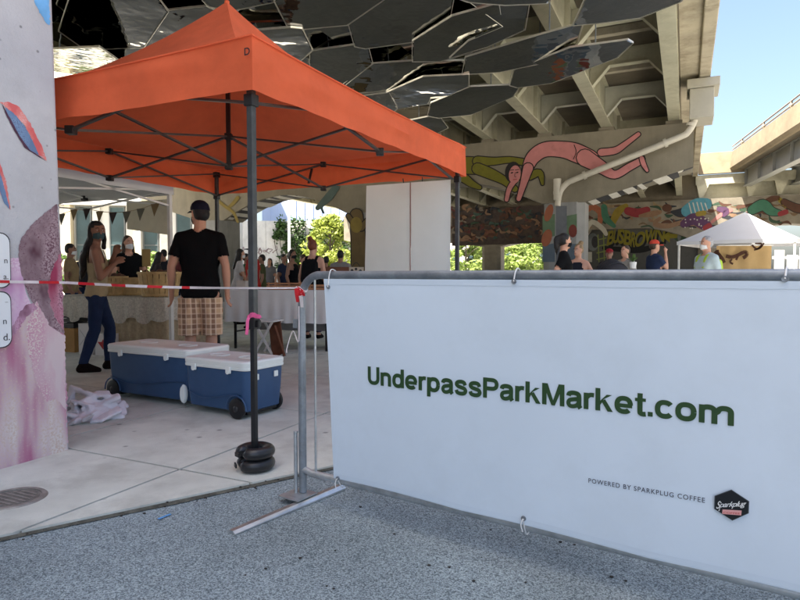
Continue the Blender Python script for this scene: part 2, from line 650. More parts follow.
M_BLACK = mk('black_plastic', (0.012, 0.012, 0.013), 0.45, 0.1, 20, 0.05, 200)
M_BLKST = mk('black_metal', (0.02, 0.021, 0.024), 0.35, 0.1, 20, metal=0.3)
M_GALV = mk('galvanised_steel', (0.5, 0.53, 0.55), 0.42, 0.22, 14, 0.15, 90, metal=0.75, stain=0.35, stain_col=(0.24, 0.26, 0.27), stain_scale=9)
M_GALVD = mk('weathered_galvanised_steel', (0.27, 0.3, 0.33), 0.5, 0.25, 12, 0.15, 90, metal=0.6, stain=0.4, stain_col=(0.13, 0.14, 0.16), stain_scale=8)
M_WHITE = mk('white_plastic', (0.78, 0.77, 0.75), 0.45, 0.03, 4)
M_WFAB = mk('white_fabric', (0.75, 0.74, 0.74), 0.9, 0.05, 5, 0.15, 120, trans=0.15)

# ------------------------------------------------------------------ ground
g = MB().add([(-400, -400, -.012), (400, -400, -.012), (400, 400, -.012), (-400, 400, -.012)], [(0, 1, 2, 3)]).build('ground', M_GRND)
struct(g, 'pale concrete ground around the overpass')
EA, EB = G(0, 541), G(330, 470)
ED = (EB - EA).normalized()
EN = Vector((-ED.y, ED.x))
def to_w(p): return B(p[0], p[1])
def w2(p):
    q = B(*p); return (q.x, q.y)
path_pts = [EA - ED * 30, EA + ED * 40]
pq = [(p.x, p.y, 0.0) for p in (path_pts[0] - EN.to_3d() * 2.75, path_pts[1] - EN.to_3d() * 2.75, path_pts[1] + EN.to_3d() * .3, path_pts[0] + EN.to_3d() * .3)]
struct(MB().add(pq, [(0, 1, 2, 3)]).build('path', M_ASPH), 'blue grey speckled rubber asphalt path in the foreground')
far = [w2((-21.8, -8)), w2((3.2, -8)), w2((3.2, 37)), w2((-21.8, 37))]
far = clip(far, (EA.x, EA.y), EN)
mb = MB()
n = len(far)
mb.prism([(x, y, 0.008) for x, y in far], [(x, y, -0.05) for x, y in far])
base = struct(mb.build('pavement', M_PAVE_SHADE), 'grey concrete pavement under the overpass, toned darker for shade')
M_GAP = mk('slab_joint_dirt', (0.07, 0.065, 0.055), 0.95, 0.3, 20)
gapq = clip([w2((-12.5, -1.5)), w2((3.2, -1.5)), w2((3.2, 11.2)), w2((-12.5, 11.2))], (EA.x, EA.y), EN)
struct(MB().add([(x, y, 0.0125) for x, y in inset(gapq, 0.02)], [tuple(range(len(inset(gapq, 0.02))))]).build('pavement_bed', M_GAP), 'dark joint bed between the paving slabs')
k = 0
vs_ = [-11.96 + 1.18 * i for i in range(14)]
us_ = [-0.5 + 1.48 * i - 0.04 for i in range(9)]
us_ = [u - (us_[2] - 2.45) for u in us_]
for i in range(len(vs_) - 1):
    for j in range(len(us_) - 1):
        q = [w2((vs_[i], us_[j])), w2((vs_[i + 1], us_[j])), w2((vs_[i + 1], us_[j + 1])), w2((vs_[i], us_[j + 1]))]
        q = clip(q, (EA.x, EA.y), EN)
        if len(q) < 3:
            continue
        q = inset(q, 0.008)
        if len(q) < 3:
            continue
        dz = random.uniform(-0.0012, 0.0012)
        s = MB().prism([(x, y, 0.021 + dz) for x, y in q], [(x, y, 0.0) for x, y in q]).build('paving_slab', M_PAVE, base)
# worn earthy joint strip between pavement and asphalt
a0, a1 = EA - ED * 6, EA + ED * 14
strip = []
mbk = MB()
M_JOINT = mk('joint_filler', (0.1, 0.095, 0.075), 0.95, 0.5, 22, 0.7, 90)
pl, pr = [], []
for i in range(161):
    p = a0 + (a1 - a0) * (i / 160)
    w = 0.016 + 0.014 * noise.noise(Vector((i * 0.31, 0, 0))) + 0.008 * noise.noise(Vector((i * 1.1, 4, 0)))
    pl.append(p - EN.to_3d() * max(w, 0.004) + Vector((0, 0, 0.004)))
    pr.append(p + EN.to_3d() * 0.006 + Vector((0, 0, 0.012)))
fs = [(i, i + 1, 162 + i, 161 + i) for i in range(160)]
o = struct(mbk.add(pl + pr, fs).build('pavement_joint', M_JOINT), 'dark gritty joint along the pavement edge')

# debris specks on the asphalt and a streak of blue paint
mb = MB()
rr = random.Random(3)
for i in range(22):
    p = G(rr.uniform(240, 640), rr.uniform(505, 590))
    r_ = rr.uniform(0.002, 0.006)
    mb.ball((p.x, p.y, 0.004), (r_ * 1.5, r_, r_ * 0.6), 6, 4)
for i in range(40):
    p = EA + ED * rr.uniform(0, 3.5) + EN.to_3d() * rr.uniform(-0.08, 0.02)
    r_ = rr.uniform(0.002, 0.006)
    mb.ball((p.x, p.y, 0.014), (r_ * 1.4, r_, r_ * 0.6), 6, 4)
o = mb.build('leaf_litter', mk('litter', (0.035, 0.03, 0.025), 0.9))
o['kind'] = 'stuff'; o['label'] = 'dark crumbs and bits of leaf scattered on the asphalt'
M_BLUEP = mk('blue_chalk', (0.12, 0.32, 0.62), 0.9, 0.3, 60)
mb = MB()
p0, p1 = G(158, 520), G(171, 515)
d = (p1 - p0); nn = Vector((-d.y, d.x, 0)).normalized() * 0.009
mb.add([p0 - nn + Vector((0, 0, .005)), p1 - nn * .6 + Vector((0, 0, .005)), p1 + nn + Vector((0, 0, .005)), p0 + nn * .8 + Vector((0, 0, .005))], [(0, 1, 2, 3)])
struct(mb.build('paint_streak', M_BLUEP), 'short streak of blue paint on the asphalt')

# drain cover beside the pillar
pc = G(12, 499, 0.02)
t = thing('drain_cover', 'round metal drain cover set in the pavement in front of the painted pillar', 'drain cover', (pc.x, pc.y, 0.02), -TH)
M_IRON = mk('worn_iron', (0.3, 0.28, 0.25), 0.5, 0.25, 25, 0.4, 90, metal=0.5)
MB().lathe([(0.0, 0.004), (0.118, 0.004), (0.118, 0.0035)], 40).build('cover_disc', mk('cover_iron', (0.2, 0.185, 0.165), 0.6, 0.3, 30, 0.5, 60, metal=0.4), t)
MB().lathe([(0.124, 0.002), (0.124, 0.008), (0.145, 0.008), (0.152, 0.001)], 48).build('cover_rim', M_IRON, t, 40)
mb = MB()
for a in range(-3, 4):
    w = math.sqrt(0.1 ** 2 - (a * 0.028) ** 2)
    mb.box(-w, w, a * 0.028 - 0.005, a * 0.028 + 0.005, 0.0035, 0.0075)
mb.build('cover_ridge', M_IRON, t)

# ------------------------------------------------------------------ overpass piers
V_EDGE, V_LEFT = 0.52, -21.3
SOF = 5.5
U0, U1, U2 = 2.44 - 1.28, 18.86, 36.0
COLS = [-3.42, -10.42, -17.42]
def cap_bottom(v, cols, zc, zm, half, zend):
    best = min(cols, key=lambda c: abs(c - v))
    lo, hi = min(cols), max(cols)
    d = max(0.0, abs(v - best) - half)
    if v > hi:
        return zc + (zend - zc) * min(1, d / (3.9 - half))
    if v < lo:
        return zc + (zend - zc) * min(1, d / (3.9 - half))
    x = min(1, d / (3.5 - half))
    zm = zm(v) if callable(zm) else zm
    return zc + (zm - zc) * (1 - (1 - x) ** 1.8)
def make_pier(label, u0, thick, cols, vmin, vmax, ztop, zc, zm, zend, half, colmat=None, capmat=None):
    t = thing('bridge_pier', label, 'bridge pier', B(cols[0], u0, 0), -TH)
    c0 = cols[0]
    N = max(8, int((vmax - vmin) / 0.35))
    xs = [vmin + (vmax - vmin) * i / N for i in range(N + 1)]
    front = [(v - c0, 0, cap_bottom(v, cols, zc, zm, half, zend)) for v in xs] + [(vmax - c0, 0, ztop), (vmin - c0, 0, ztop)]
    back = [(x, y + thick, z) for x, y, z in front]
    mb = MB()
    k = N + 1
    for i in range(N):
        a, b_ = front[i], front[i + 1]
        mb.hexa([a, b_, (b_[0], thick, b_[2]), (a[0], thick, a[2]), (a[0], 0, ztop), (b_[0], 0, ztop), (b_[0], thick, ztop), (a[0], thick, ztop)])
    bm_o = mb.build('pier_cap', capmat or M_CONC, t)
    bm = bmesh.new(); bm.from_mesh(bm_o.data)
    bmesh.ops.remove_doubles(bm, verts=bm.verts, dist=1e-4)
    inner = {}
    for f in bm.faces:
        inner.setdefault(tuple(sorted(v.index for v in f.verts)), []).append(f)
    bmesh.ops.delete(bm, geom=[f for l_ in inner.values() if len(l_) > 1 for f in l_], context='FACES')
    bmesh.ops.recalc_face_normals(bm, faces=bm.faces)
    bm.to_mesh(bm_o.data); bm.free()
    for c in cols:
        h, ch = half, half * 0.35
        y0, y1 = -0.02, thick + 0.02
        ring = [(-h, y0 + ch), (-h + ch, y0), (h - ch, y0), (h, y0 + ch), (h, y1 - ch), (h - ch, y1), (-h + ch, y1), (-h, y1 - ch)]
        MB().prism([(c - c0 + x, y, -0.05) for x, y in ring], [(c - c0 + x, y, zc + 0.02) for x, y in ring]).build('pier_column', colmat or M_CONC, t)
    return t
M_COLG = mk('grey_column_paint', (0.25, 0.25, 0.245), 0.8, 0.1, 2, 0.3, 40, stain=0.4, streak=True)
pier1 = make_pier('concrete bridge pier painted with pink and yellow swimmers and a downpipe', U1, 1.15, COLS, -21.4, 0.15, 5.38, 3.3, 4.15, 4.25, 0.62, M_COLG)
pier2 = make_pier('far concrete bridge pier covered in a mural of lying figures', U2, 1.2, [1.2, -10.9, -17.9, 8.2], -21.4, 14.0, 5.15, 2.85, lambda v: 3.7 if v > -5 else 3.2, 3.6, 0.6,
    mk('painted_pier_concrete', (0.17, 0.15, 0.115), 0.85, 0.3, 1.5), mk('painted_pier_concrete', (0.17, 0.15, 0.115), 0.85, 0.3, 1.5))
# white and black painted band under the first pier's cap
M_PWHITE = mk('mural_white', (0.62, 0.6, 0.54), 0.8, 0.15, 6)
M_PBLACK = mk('mural_black', (0.025, 0.025, 0.028), 0.8, 0.3, 6)
rr = random.Random(11)
for (va, vb) in ((-2.7, 0.1), (-16.7, -11.2)):
    mw, mbk = MB(), MB()
    v = va
    on = True
    while v < vb:
        w = rr.uniform(0.1, 0.38)
        z0 = cap_bottom(v, COLS, 3.3, 4.15, 0.62, 4.25); z1 = cap_bottom(v + w, COLS, 3.3, 4.15, 0.62, 4.25)
        sk = rr.uniform(-0.15, 0.15)
        c0 = COLS[0]
        (mw if on else mbk).hexa([(v - c0, 0.1, z0 - .012), (v + w - c0, 0.1, z1 - .012), (v + w + sk - c0, 1.1, z1 - .012), (v + sk - c0, 1.1, z0 - .012),
                                  (v - c0, 0.1, z0 - .003), (v + w - c0, 0.1, z1 - .003), (v + w + sk - c0, 1.1, z1 - .003), (v + sk - c0, 1.1, z0 - .003)])
        v += w; on = not on
    mw.build('painted_band', M_PWHITE, pier1)
    mbk.build('painted_band', M_PBLACK, pier1)

# ---- murals: flat paint shapes laid on the pier faces
def M_PAINT(name, c, var=0.18):
    return mk('mural_' + name, tuple(x * (.9 if name in ('pink', 'outline') else .62) for x in lin(c)), 0.8, var, 5, stain=0.3, stain_scale=2.5)
class Mural:
    """collects flat paint shapes on the plane u=const of a pier; each layer sits a little further out"""
    def __init__(s, parent, u0, v0):
        s.p, s.u0, s.v0 = parent, u0, v0
        s.layer = 0
        s.items = {}
        s.nm = 'mural_figure'
    def pt(s, x, y, off):
        v, z = on_u(x, y, s.u0)
        return (v - s.v0, -off, z)
    def flush(s, name=None):
        pass
    def poly(s, pts, mat, off):
        mb = MB()
        vs = [s.pt(x, y, off) for x, y in pts]
        mb.add(vs, [tuple(range(len(vs)))]).build(s.nm, mat, s.p)
    def limb(s, pts, ws, mat, off, ol=None, olw=2.2):
        p, w = catmull2(pts, ws)
        if ol:
            s._strip(p, [x + olw for x in w], ol, off - 0.004, ext=olw / 2)
        s._strip(p, w, mat, off)
    def _strip(s, p, w, mat, off, ext=0):
        L, Rr = stroke(p, w)
        n = len(L)
        vs = [s.pt(a.x, a.y, off) for a in L] + [s.pt(a.x, a.y, off) for a in Rr]
        fs = [(i, i + 1, n + i + 1, n + i) for i in range(n - 1)]
        for e, c, r_, nb in ((0, p[0], w[0] / 2, p[1]), (n - 1, p[-1], w[-1] / 2, p[-2])):
            base = math.atan2(L[e].y - c[1], L[e].x - c[0])
            out = Vector((c[0] - nb[0], c[1] - nb[1]))
            sg = 1 if Vector((math.cos(base + 1.57), math.sin(base + 1.57))).dot(out) > 0 else -1
            ids = [e]
            for k in range(1, 6):
                a = base + sg * math.pi * k / 6
                ids.append(len(vs)); vs.append(s.pt(c[0] + r_ * math.cos(a), c[1] + r_ * math.sin(a), off))
            ids.append(n + e)
            fs.append(tuple(ids))
        MB().add(vs, fs).build(s.nm, mat, s.p)
    def disc(s, c, r_, mat, off, n=14, rot=0):
        pts = []
        for k in range(n):
            a = 2 * math.pi * k / n
            x, y = r_[0] * math.cos(a), r_[1] * math.sin(a)
            pts.append((c[0] + x * math.cos(rot) - y * math.sin(rot), c[1] + x * math.sin(rot) + y * math.cos(rot)))
        s.poly(pts, mat, off)
def c3(pts):   # enlarged-crop coordinates -> photo pixels
    return [(440 + x * 0.3375, y * 0.3375) for x, y in pts]
def w3(ws): return [w * 0.3375 * .95 for w in ws]
PK = M_PAINT('pink', (188, 122, 120)); YL = M_PAINT('olive_yellow', (128, 124, 36)); DK = M_PAINT('outline', (35, 30, 30))
PKD = M_PAINT('deep_pink', (190, 95, 100))
m1 = Mural(pier1, U1, COLS[0])
# yellow swimmer
m1.limb(c3([(40, 490), (80, 490), (118, 492)]), w3([46, 52, 50]), YL, 0.010, DK)
m1.limb(c3([(112, 478), (160, 478), (205, 474), (245, 480)]), w3([30, 22, 18, 20]), YL, 0.0155, DK)
m1.limb(c3([(112, 500), (150, 515), (190, 535), (222, 560)]), w3([34, 32, 24, 18]), YL, 0.021, DK)
m1.limb(c3([(215, 520), (260, 524), (295, 512), (304, 545)]), w3([16, 22, 20, 8]), YL, 0.0265, DK)
m1.limb(c3([(55, 520), (75, 530), (95, 545), (118, 556)]), w3([26, 26, 20, 12]), YL, 0.032, DK)
m1.flush()
# pink swimmer
m1.limb(c3([(478, 452), (520, 446), (548, 428), (588, 398)]), w3([22, 20, 16, 12]), PK, 0.018, DK)
m1.limb(c3([(258, 505), (275, 468), (310, 444), (360, 443), (400, 452), (445, 472)]), w3([30, 40, 44, 48, 56, 54]), PK, 0.024, DK)
m1.limb(c3([(430, 468), (480, 497), (518, 518), (560, 496), (598, 474), (592, 462)]), w3([52, 38, 24, 22, 18, 10]), PK, 0.0295, DK)
m1.limb(c3([(598, 470), (604, 488), (614, 506)]), w3([14, 14, 8]), PK, 0.035, DK)
m1.limb(c3([(222, 535), (206, 560), (198, 592)]), w3([16, 14, 12]), PK, 0.0295, DK)
m1.limb(c3([(262, 498), (248, 545), (234, 590)]), w3([30, 20, 13]), PK, 0.035, DK)
m1.limb(c3([(398, 430), (404, 450), (396, 472)]), w3([2.5, 2.5, 2.5]), DK, 0.0362)
m1.flush()
hd = c3([(219, 514)])[0]
m1.disc((hd[0] - 0.8, hd[1] - 1.2), (7.8, 10.6), DK, 0.040, 18, 0.15)
m1.disc((hd[0] + 1.2, hd[1] + 1.2), (5.9, 9.2), PK, 0.043, 18, 0.15)
for dx, dy in ((-1.6, -0.5), (3.6, -0.8)):
    m1.disc((hd[0] + dx, hd[1] + dy), (1.5, 0.7), DK, 0.045, 8, -0.3)
    m1.limb([(hd[0] + dx - 1.8, hd[1] + dy - 2.4), (hd[0] + dx + 1.8, hd[1] + dy - 3)], [0.7, 0.7], DK, 0.0455)
m1.limb([(hd[0] + 1.6, hd[1] - 1), (hd[0] + 1.2, hd[1] + 3.2), (hd[0] + 2.6, hd[1] + 3.4)], [0.5, 0.6, 0.5], DK, 0.0456)
m1.limb([(hd[0] - 0.2, hd[1] + 6.4), (hd[0] + 3, hd[1] + 6.0)], [1.1, 1.1], PKD, 0.0457)
m1.flush()
# painted fork-armed figures on the cap and column to the left
TAN = M_PAINT('tan', (120, 100, 62)); OL = M_PAINT('ochre', (150, 130, 60)); TEAL = M_PAINT('teal_grey', (95, 115, 110))
m1.limb([(357, 215), (359, 240), (360, 268)], [12, 14, 16], TAN, 0.045, DK)
m1.limb([(349, 216), (356, 226)], [4, 5], TAN, 0.051, DK)
m1.limb([(374, 214), (362, 228)], [4, 6], TAN, 0.052, DK)
m1.disc((357, 225), (6, 8), OL, 0.0545, 14)
m1.limb([(336, 188), (328, 198), (318, 208)], [7, 8, 5], TEAL, 0.02)
m1.limb([(327, 200), (322, 207), (324, 213)], [4, 3, 2], TEAL, 0.024)
m1.limb([(216, 199), (226, 207), (234, 213), (238, 222)], [3, 3, 3, 2.5], OL, 0.02)
m1.limb([(238, 198), (233, 204), (228, 208)], [4, 3.5, 2.5], OL, 0.025)
m1.flush()
# octagonal column paint: green, red and blue patches either side of a grey face
RED = M_PAINT('brick_red', (130, 60, 50)); GRN = M_PAINT('sage', (110, 135, 105)); BLU = M_PAINT('dull_blue', (105, 120, 135)); TER = M_PAINT('terracotta', (175, 105, 75))
for pts, mt in ((((542.8, 216), (555, 214), (555, 236), (542.8, 239)), GRN), (((542.8, 246), (555, 243), (555, 262), (542.8, 262)), BLU),
                (((567, 216), (577, 214), (577, 234), (567, 236)), GRN), (((567, 244), (577, 244), (577, 268), (567, 268)), BLU)):
    m1.poly(pts, mt, 0.028)
for c, r_ in (((549, 213), (4, 9)), ((547, 238), (5, 9))):
    m1.disc(c, r_, TER, 0.031, 14, 0.3)
m1.disc((573, 231), (4.2, 6.5), RED, 0.031, 14)
m1.poly([(556.2, 206), (567, 206), (567, 270), (556.2, 270)], M_PAINT('blue_grey', (120, 124, 132)), 0.0285)
m1.flush('mural_patch')

# second pier mural
m2 = Mural(pier2, U2, 1.2)
rr = random.Random(77)
TQ = M_PAINT('turquoise', (85, 150, 165)); NAV = M_PAINT('charcoal', (45, 48, 55)); SKN = M_PAINT('skin_tan', (150, 118, 92)); PUR = M_PAINT('plum', (92, 58, 92))
PWH = M_PAINT('chalk', (205, 200, 185)); SEA = M_PAINT('sea_green', (70, 125, 100)); BRN = M_PAINT('brown', (95, 62, 45)); PNK2 = M_PAINT('rose', (190, 125, 120)); CRM = M_PAINT('cream', (215, 195, 150))
RD2 = M_PAINT('crimson', (150, 52, 58)); YEL2 = M_PAINT('mustard', (150, 130, 45)); DKG = M_PAINT('dark_green', (55, 80, 60))
for i in range(90):       # background scribble all over the right half of the mural
    x, y = rr.uniform(584, 800), rr.uniform(204, 228)
    mt = rr.choice([BRN, NAV, DKG, SKN, BRN, mk('mural_umber', lin((98, 80, 60)), .85, .3, 4), mk('mural_dun', lin((122, 104, 78)), .85, .3, 4)])
    ang = rr.uniform(-.5, .5) + rr.choice([0, 3.14]); L_ = rr.uniform(3, 10)
    m2.limb([(x, y), (x + L_ * math.cos(ang), y + L_ * .7 * math.sin(ang)), (x + 1.7 * L_ * math.cos(ang + .5), y + L_ * math.sin(ang + .5))], [1.2, rr.uniform(1.5, 4), 1], mt, 0.003 + i * 0.00005)
m2.limb([(585, 212), (592, 207), (600, 212), (600, 222)], [5, 6, 6, 5], TER, 0.01)
m2.limb([(604, 207), (606, 218), (614, 226)], [6, 7, 4], SEA, 0.014)
m2.limb([(586, 231), (592, 222), (602, 228), (606, 234)], [4, 5, 5, 4], PWH, 0.018)
m2.limb([(612, 224), (618, 212), (626, 206)], [6, 8, 5], YEL2, 0.010)
m2.limb([(628, 211), (638, 213), (647, 210)], [8, 9, 7], RD2, 0.014)
m2.limb([(640, 216), (652, 214), (660, 212)], [3, 6, 4], SKN, 0.018)
m2.disc((667, 208), (5, 4), BRN, 0.010)
m2.limb([(660, 218), (655, 224), (668, 226), (682, 222)], [3, 5, 5, 4], SKN, 0.022)
m2.limb([(672, 212), (680, 213), (690, 211)], [3, 9, 10], NAV, 0.014)
m2.limb([(687, 211), (697, 206), (706, 204)], [12, 15, 12], TQ, 0.018)
for i in range(5):
    x = 689 + i * 4
    m2.limb([(x, 202.5 + abs(2 - i) * 0.4), (x + 2.4, 213 - i * 0.7)], [1.1, 1.1], PWH, 0.0215)
m2.limb([(684, 224), (694, 219), (704, 224), (710, 229)], [8, 12, 12, 8], PUR, 0.024)
rr = random.Random(5)
for i in range(22):
    m2.disc((rr.uniform(685, 711), rr.uniform(217, 229)), (0.75, 0.75), PWH, 0.0275, 7)
m2.limb([(698, 214), (704, 213)], [5, 5], YEL2, 0.0285)
m2.limb([(705, 228), (709, 226)], [5, 6], RD2, 0.0285)
m2.limb([(712, 222), (722, 214), (731, 210)], [3, 4, 4], PNK2, 0.012)
m2.limb([(719, 209), (726, 211), (724, 215)], [5, 7, 4], PUR, 0.016)
m2.limb([(738, 207), (745, 206), (752, 204)], [4, 3, 2], BRN, 0.012)
m2.limb([(752, 210), (763, 205), (771, 211), (780, 213)], [9, 11, 9, 5], SEA, 0.016, DK, 1.5)
m2.limb([(764, 203), (772, 199), (778, 198)], [5, 6, 5], BRN, 0.012)
m2.limb([(780, 214), (786, 212)], [5, 5], RD2, 0.02)
m2.limb([(780, 200), (786, 206)], [5, 4], YEL2, 0.012)
m2.limb([(784, 202), (796, 208), (812, 210), (830, 208)], [6, 8, 8, 8], BRN, 0.016, DK, 1.5)
# left part, seen under the first cap: dense dark mural
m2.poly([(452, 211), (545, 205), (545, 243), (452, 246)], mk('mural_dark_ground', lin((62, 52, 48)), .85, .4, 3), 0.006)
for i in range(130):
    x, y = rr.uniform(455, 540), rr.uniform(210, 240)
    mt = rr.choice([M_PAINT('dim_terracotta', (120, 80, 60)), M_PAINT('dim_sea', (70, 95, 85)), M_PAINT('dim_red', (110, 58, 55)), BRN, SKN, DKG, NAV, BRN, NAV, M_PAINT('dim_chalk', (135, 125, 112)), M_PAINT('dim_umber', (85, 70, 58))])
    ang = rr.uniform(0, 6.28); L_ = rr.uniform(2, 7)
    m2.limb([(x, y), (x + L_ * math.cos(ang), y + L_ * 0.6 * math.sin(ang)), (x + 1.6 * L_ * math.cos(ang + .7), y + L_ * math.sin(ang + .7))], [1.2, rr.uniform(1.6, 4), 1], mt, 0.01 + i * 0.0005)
m2.flush()

# downpipe of the first pier (part of it), with its stub and collars
def u1p(x, y, off):
    v, z = on_u(x, y, U1 - off); return Vector((v - COLS[0], -off, z))
path = [u1p(x, y, 0.3) for x, y in ((698, 104), (696, 114), (693, 124), (687.5, 132.5), (680, 137), (640, 153.2), (600, 169.2), (576, 178.8), (567, 183.2), (560, 192), (557.5, 206))]
path = smooth_path(path, 4)
MB().tube(path, 0.088, 14).build('downpipe', M_PIPE, pier1, 50)
mb = MB(); mb.tube([u1p(557.3, 179, .3), u1p(557.5, 200, .3)], 0.115, 14); mb.build('pipe_stub', M_PIPE, pier1, 50)
for x, y, x2, y2 in ((664, 143.5, 667, 142.3), (690.6, 126, 691.4, 123), (583, 175.8, 586, 174.7), (557.3, 191, 557.4, 194)):
    MB().tube([u1p(x, y, .3), u1p(x2, y2, .3)], 0.122, 14).build('pipe_collar', M_PIPE, pier1, 50)
# small bearings
mb = MB()
for i in range(12):
    v = -0.37 - 1.83 * i - COLS[0]
    MB().box(v - .22, v + .22, 0.1, 0.6, 5.38, SOF).build('bearing_block', M_CONC, pier1)

# ------------------------------------------------------------------ overpass deck
uo = 2.1
deck = thing('overpass_deck', 'concrete overpass deck on pale steel girders above the market', 'overpass', B(0, -uo, 0), -TH)
UE = 38.0 + uo    # length of deck in its local y (starts at u=-uo)
U_NEAR = 7.4      # nearer than this the unseen deck is cut narrower to let in sky light: its right edge runs over the painted pillar
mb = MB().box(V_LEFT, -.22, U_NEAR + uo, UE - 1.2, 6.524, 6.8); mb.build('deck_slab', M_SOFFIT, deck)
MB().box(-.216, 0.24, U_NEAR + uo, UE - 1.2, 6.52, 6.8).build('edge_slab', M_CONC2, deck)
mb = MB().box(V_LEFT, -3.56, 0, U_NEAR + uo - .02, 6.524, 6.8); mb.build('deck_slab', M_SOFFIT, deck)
MB().box(-3.55, V_EDGE, U_NEAR - .35 + uo, U_NEAR - .02 + uo, 6.42, 7.5).build('parapet_panel', M_CONC2, deck, bevel=0.03)
for x0, x1, y in ((0.245, V_EDGE, U_NEAR + uo), (V_LEFT - 0.3, V_LEFT - 0.005, 0.0), (-3.555, -3.28, 0.0)):
    while y < (UE - 1.5 if x0 != -3.555 else U_NEAR + uo - .4):
        y2 = min(y + 3.1, UE - 1.5 if x0 != -3.555 else U_NEAR + uo - .36)
        MB().box(x0, x1, y, y2 - 0.012, 6.42, 7.55).build('parapet_panel', M_CONC2, deck, bevel=0.03, bseg=3)
        y = y2
def girder(x, y0, y1, zb, zt, mat, parent, w=0.3):
    mb = MB()
    mb.box(x - w / 2, x + w / 2, y0, y1, zb, zb + 0.035)
    mb.box(x - 0.02, x + 0.02, y0, y1, zb + 0.035, zt - 0.03)
    mb.box(x - w / 2 * .8, x + w / 2 * .8, y0, y1, zt - 0.03, zt)
    yy = y0 + 0.12
    while yy < y1:
        for sx in (-1, 1):
            a, b_ = sorted((x + sx * 0.021, x + sx * w * 0.42))
            mb.box(a, b_, yy, yy + 0.018, zb + 0.036, zt - 0.031)
        yy += 2.2
    return mb.build('girder', mat, parent)
def brace(x0, x1, y, zb, zt, parent, mat):
    """plate diaphragm between two girders with a trapezoid opening and bright flange edges"""
    w = x1 - x0
    pts = [(x0 + .03, zb + .05), (x0 + w * .26, zt - .42), (x1 - w * .26, zt - .42), (x1 - .03, zb + .05)]
    mb = MB()
    f = [(x0 + .03, zt - .04)] + pts + [(x1 - .03, zt - .04)]
    fr = [(a, y, z) for a, z in f]
    mb.prism([fr[0], fr[1], fr[2], (fr[2][0], y, zt - .04)], [(p[0], y + .02, p[2]) for p in (fr[0], fr[1], fr[2], (fr[2][0], y, zt - .04))])
    q = [(fr[2][0], y, zt - .04), fr[2], fr[3], (fr[3][0], y, zt - .04)]
    mb.prism(q, [(p[0], y + .02, p[2]) for p in q])
    q = [(fr[3][0], y, zt - .04), fr[3], fr[4], fr[5]]
    mb.prism(q, [(p[0], y + .02, p[2]) for p in q])
    for i in range(3):
        (a, za), (b_, zb_) = pts[i], pts[i + 1]
        mb.bar((a, y + .01, za - .012), (b_, y + .01, zb_ - .012), 0.2, 0.02, up=(0, 0, 1))
    return mb.build('cross_brace', mat, parent)
GX = [-0.37 - 1.83 * i for i in range(12)]
for x in GX:
    if x < -3.6:
        girder(x, 0, U0 + 0.6 + uo, SOF, 6.52, M_STEEL, deck)
    girder(x, (U0 + 0.66 if x < -3.6 else U_NEAR) + uo, U1 + .5 + uo, SOF, 6.52, M_STEEL, deck)
    girder(x, U1 + .56 + uo, U2 + .4 + uo, SOF - 0.08, 6.52, M_STEEL, deck)
for i in range(11):
    for u in (4.5, 8.6, 12.7, 15.3, 18.3, 22.5, 27, 31, 35.2):
        if u < U_NEAR and i < 2: continue
        brace(GX[i + 1], GX[i], u + uo, SOF + .05 if u < 19 else SOF, 6.52, deck, M_STEELW if u in (18.3, 35.2) else M_STEEL)
MB().box(V_LEFT, .5, U2 + .46 + uo, U2 + .7 + uo, 5.16, 6.515).build('end_wall', M_SOFFIT, deck)
# transverse joint troughs of the slab
for u in (6.6, 10.7, 14.0, 16.6):
    MB().box(V_LEFT + .2, GX[0] - .2 if u > U_NEAR else -3.6, u + uo, u + uo + .18, 6.36, 6.515).build('slab_rib', M_CONC2, deck)
# drain trough box under the deck edge at the pier
MB().box(0.02, 0.62, U1 - 0.55 + uo, U1 + 0.5 + uo, 5.35, 6.15).build('drain_box', mk('drain_concrete', (0.38, 0.36, 0.3), 0.8, 0.1, 3, stain=0.3), deck, bevel=.02)
MB().box(-0.05, 0.75, U1 - 0.62 + uo, U1 + 0.6 + uo, 6.155, 6.4).build('drain_lip', mk('drain_concrete', (0.5, 0.48, 0.42)), deck, bevel=.02)

# ------------------------------------------------------------------ second ramp on the right
TR = math.atan(166 / 600.0)
U2D = Vector((math.sin(TR), math.cos(TR), 0)); V2D = Vector((math.cos(TR), -math.sin(TR), 0))
RY0, RY1 = 2.0, 35.6
ramp = thing('ramp_deck', 'sunlit concrete highway ramp with guard rail on the right', 'ramp', U2D * RY0, -TR)
LR = RY1 - RY0
y = 0.0
while y < LR:
    y2 = min(y + 3.9, LR)
    mb = MB()
    prof = [(8.3, 6.66), (8.24, 6.72), (8.24, 7.12), (8.29, 7.15), (8.29, 7.55), (8.52, 7.55), (8.55, 6.9), (8.55, 6.62), (8.38, 6.6)]
    mb.prism([(a, y + .006, z) for a, z in prof], [(a, y2 - .006, z) for a, z in prof])
    mb.build('parapet_panel', M_CONC3, ramp)
    y = y2
MB().box(8.56, 18.0, 0, LR, 6.62, 6.9).build('deck_slab', M_SOFFIT, ramp)
for x in (9.05, 11.2, 13.3, 15.5, 17.5):
    girder(x, 0, LR - .3, 5.72, 6.62, M_RAMPST, ramp, .36)
for a, b_ in ((9.05, 11.2), (11.2, 13.3), (13.3, 15.5)):
    for yy in (5, 10, 15, 20, 25, 30):
        brace(a, b_, yy, 5.75, 6.62, ramp, M_RAMPST)
M_RAIL = mk('rail_paint', (0.22, 0.19, 0.15), 0.5)
for z in (7.72, 7.9):
    MB().tube([(8.42, 0, z), (8.42, LR, z)], 0.035, 8).build('rail', M_RAIL, ramp, 50)
y = 1.2
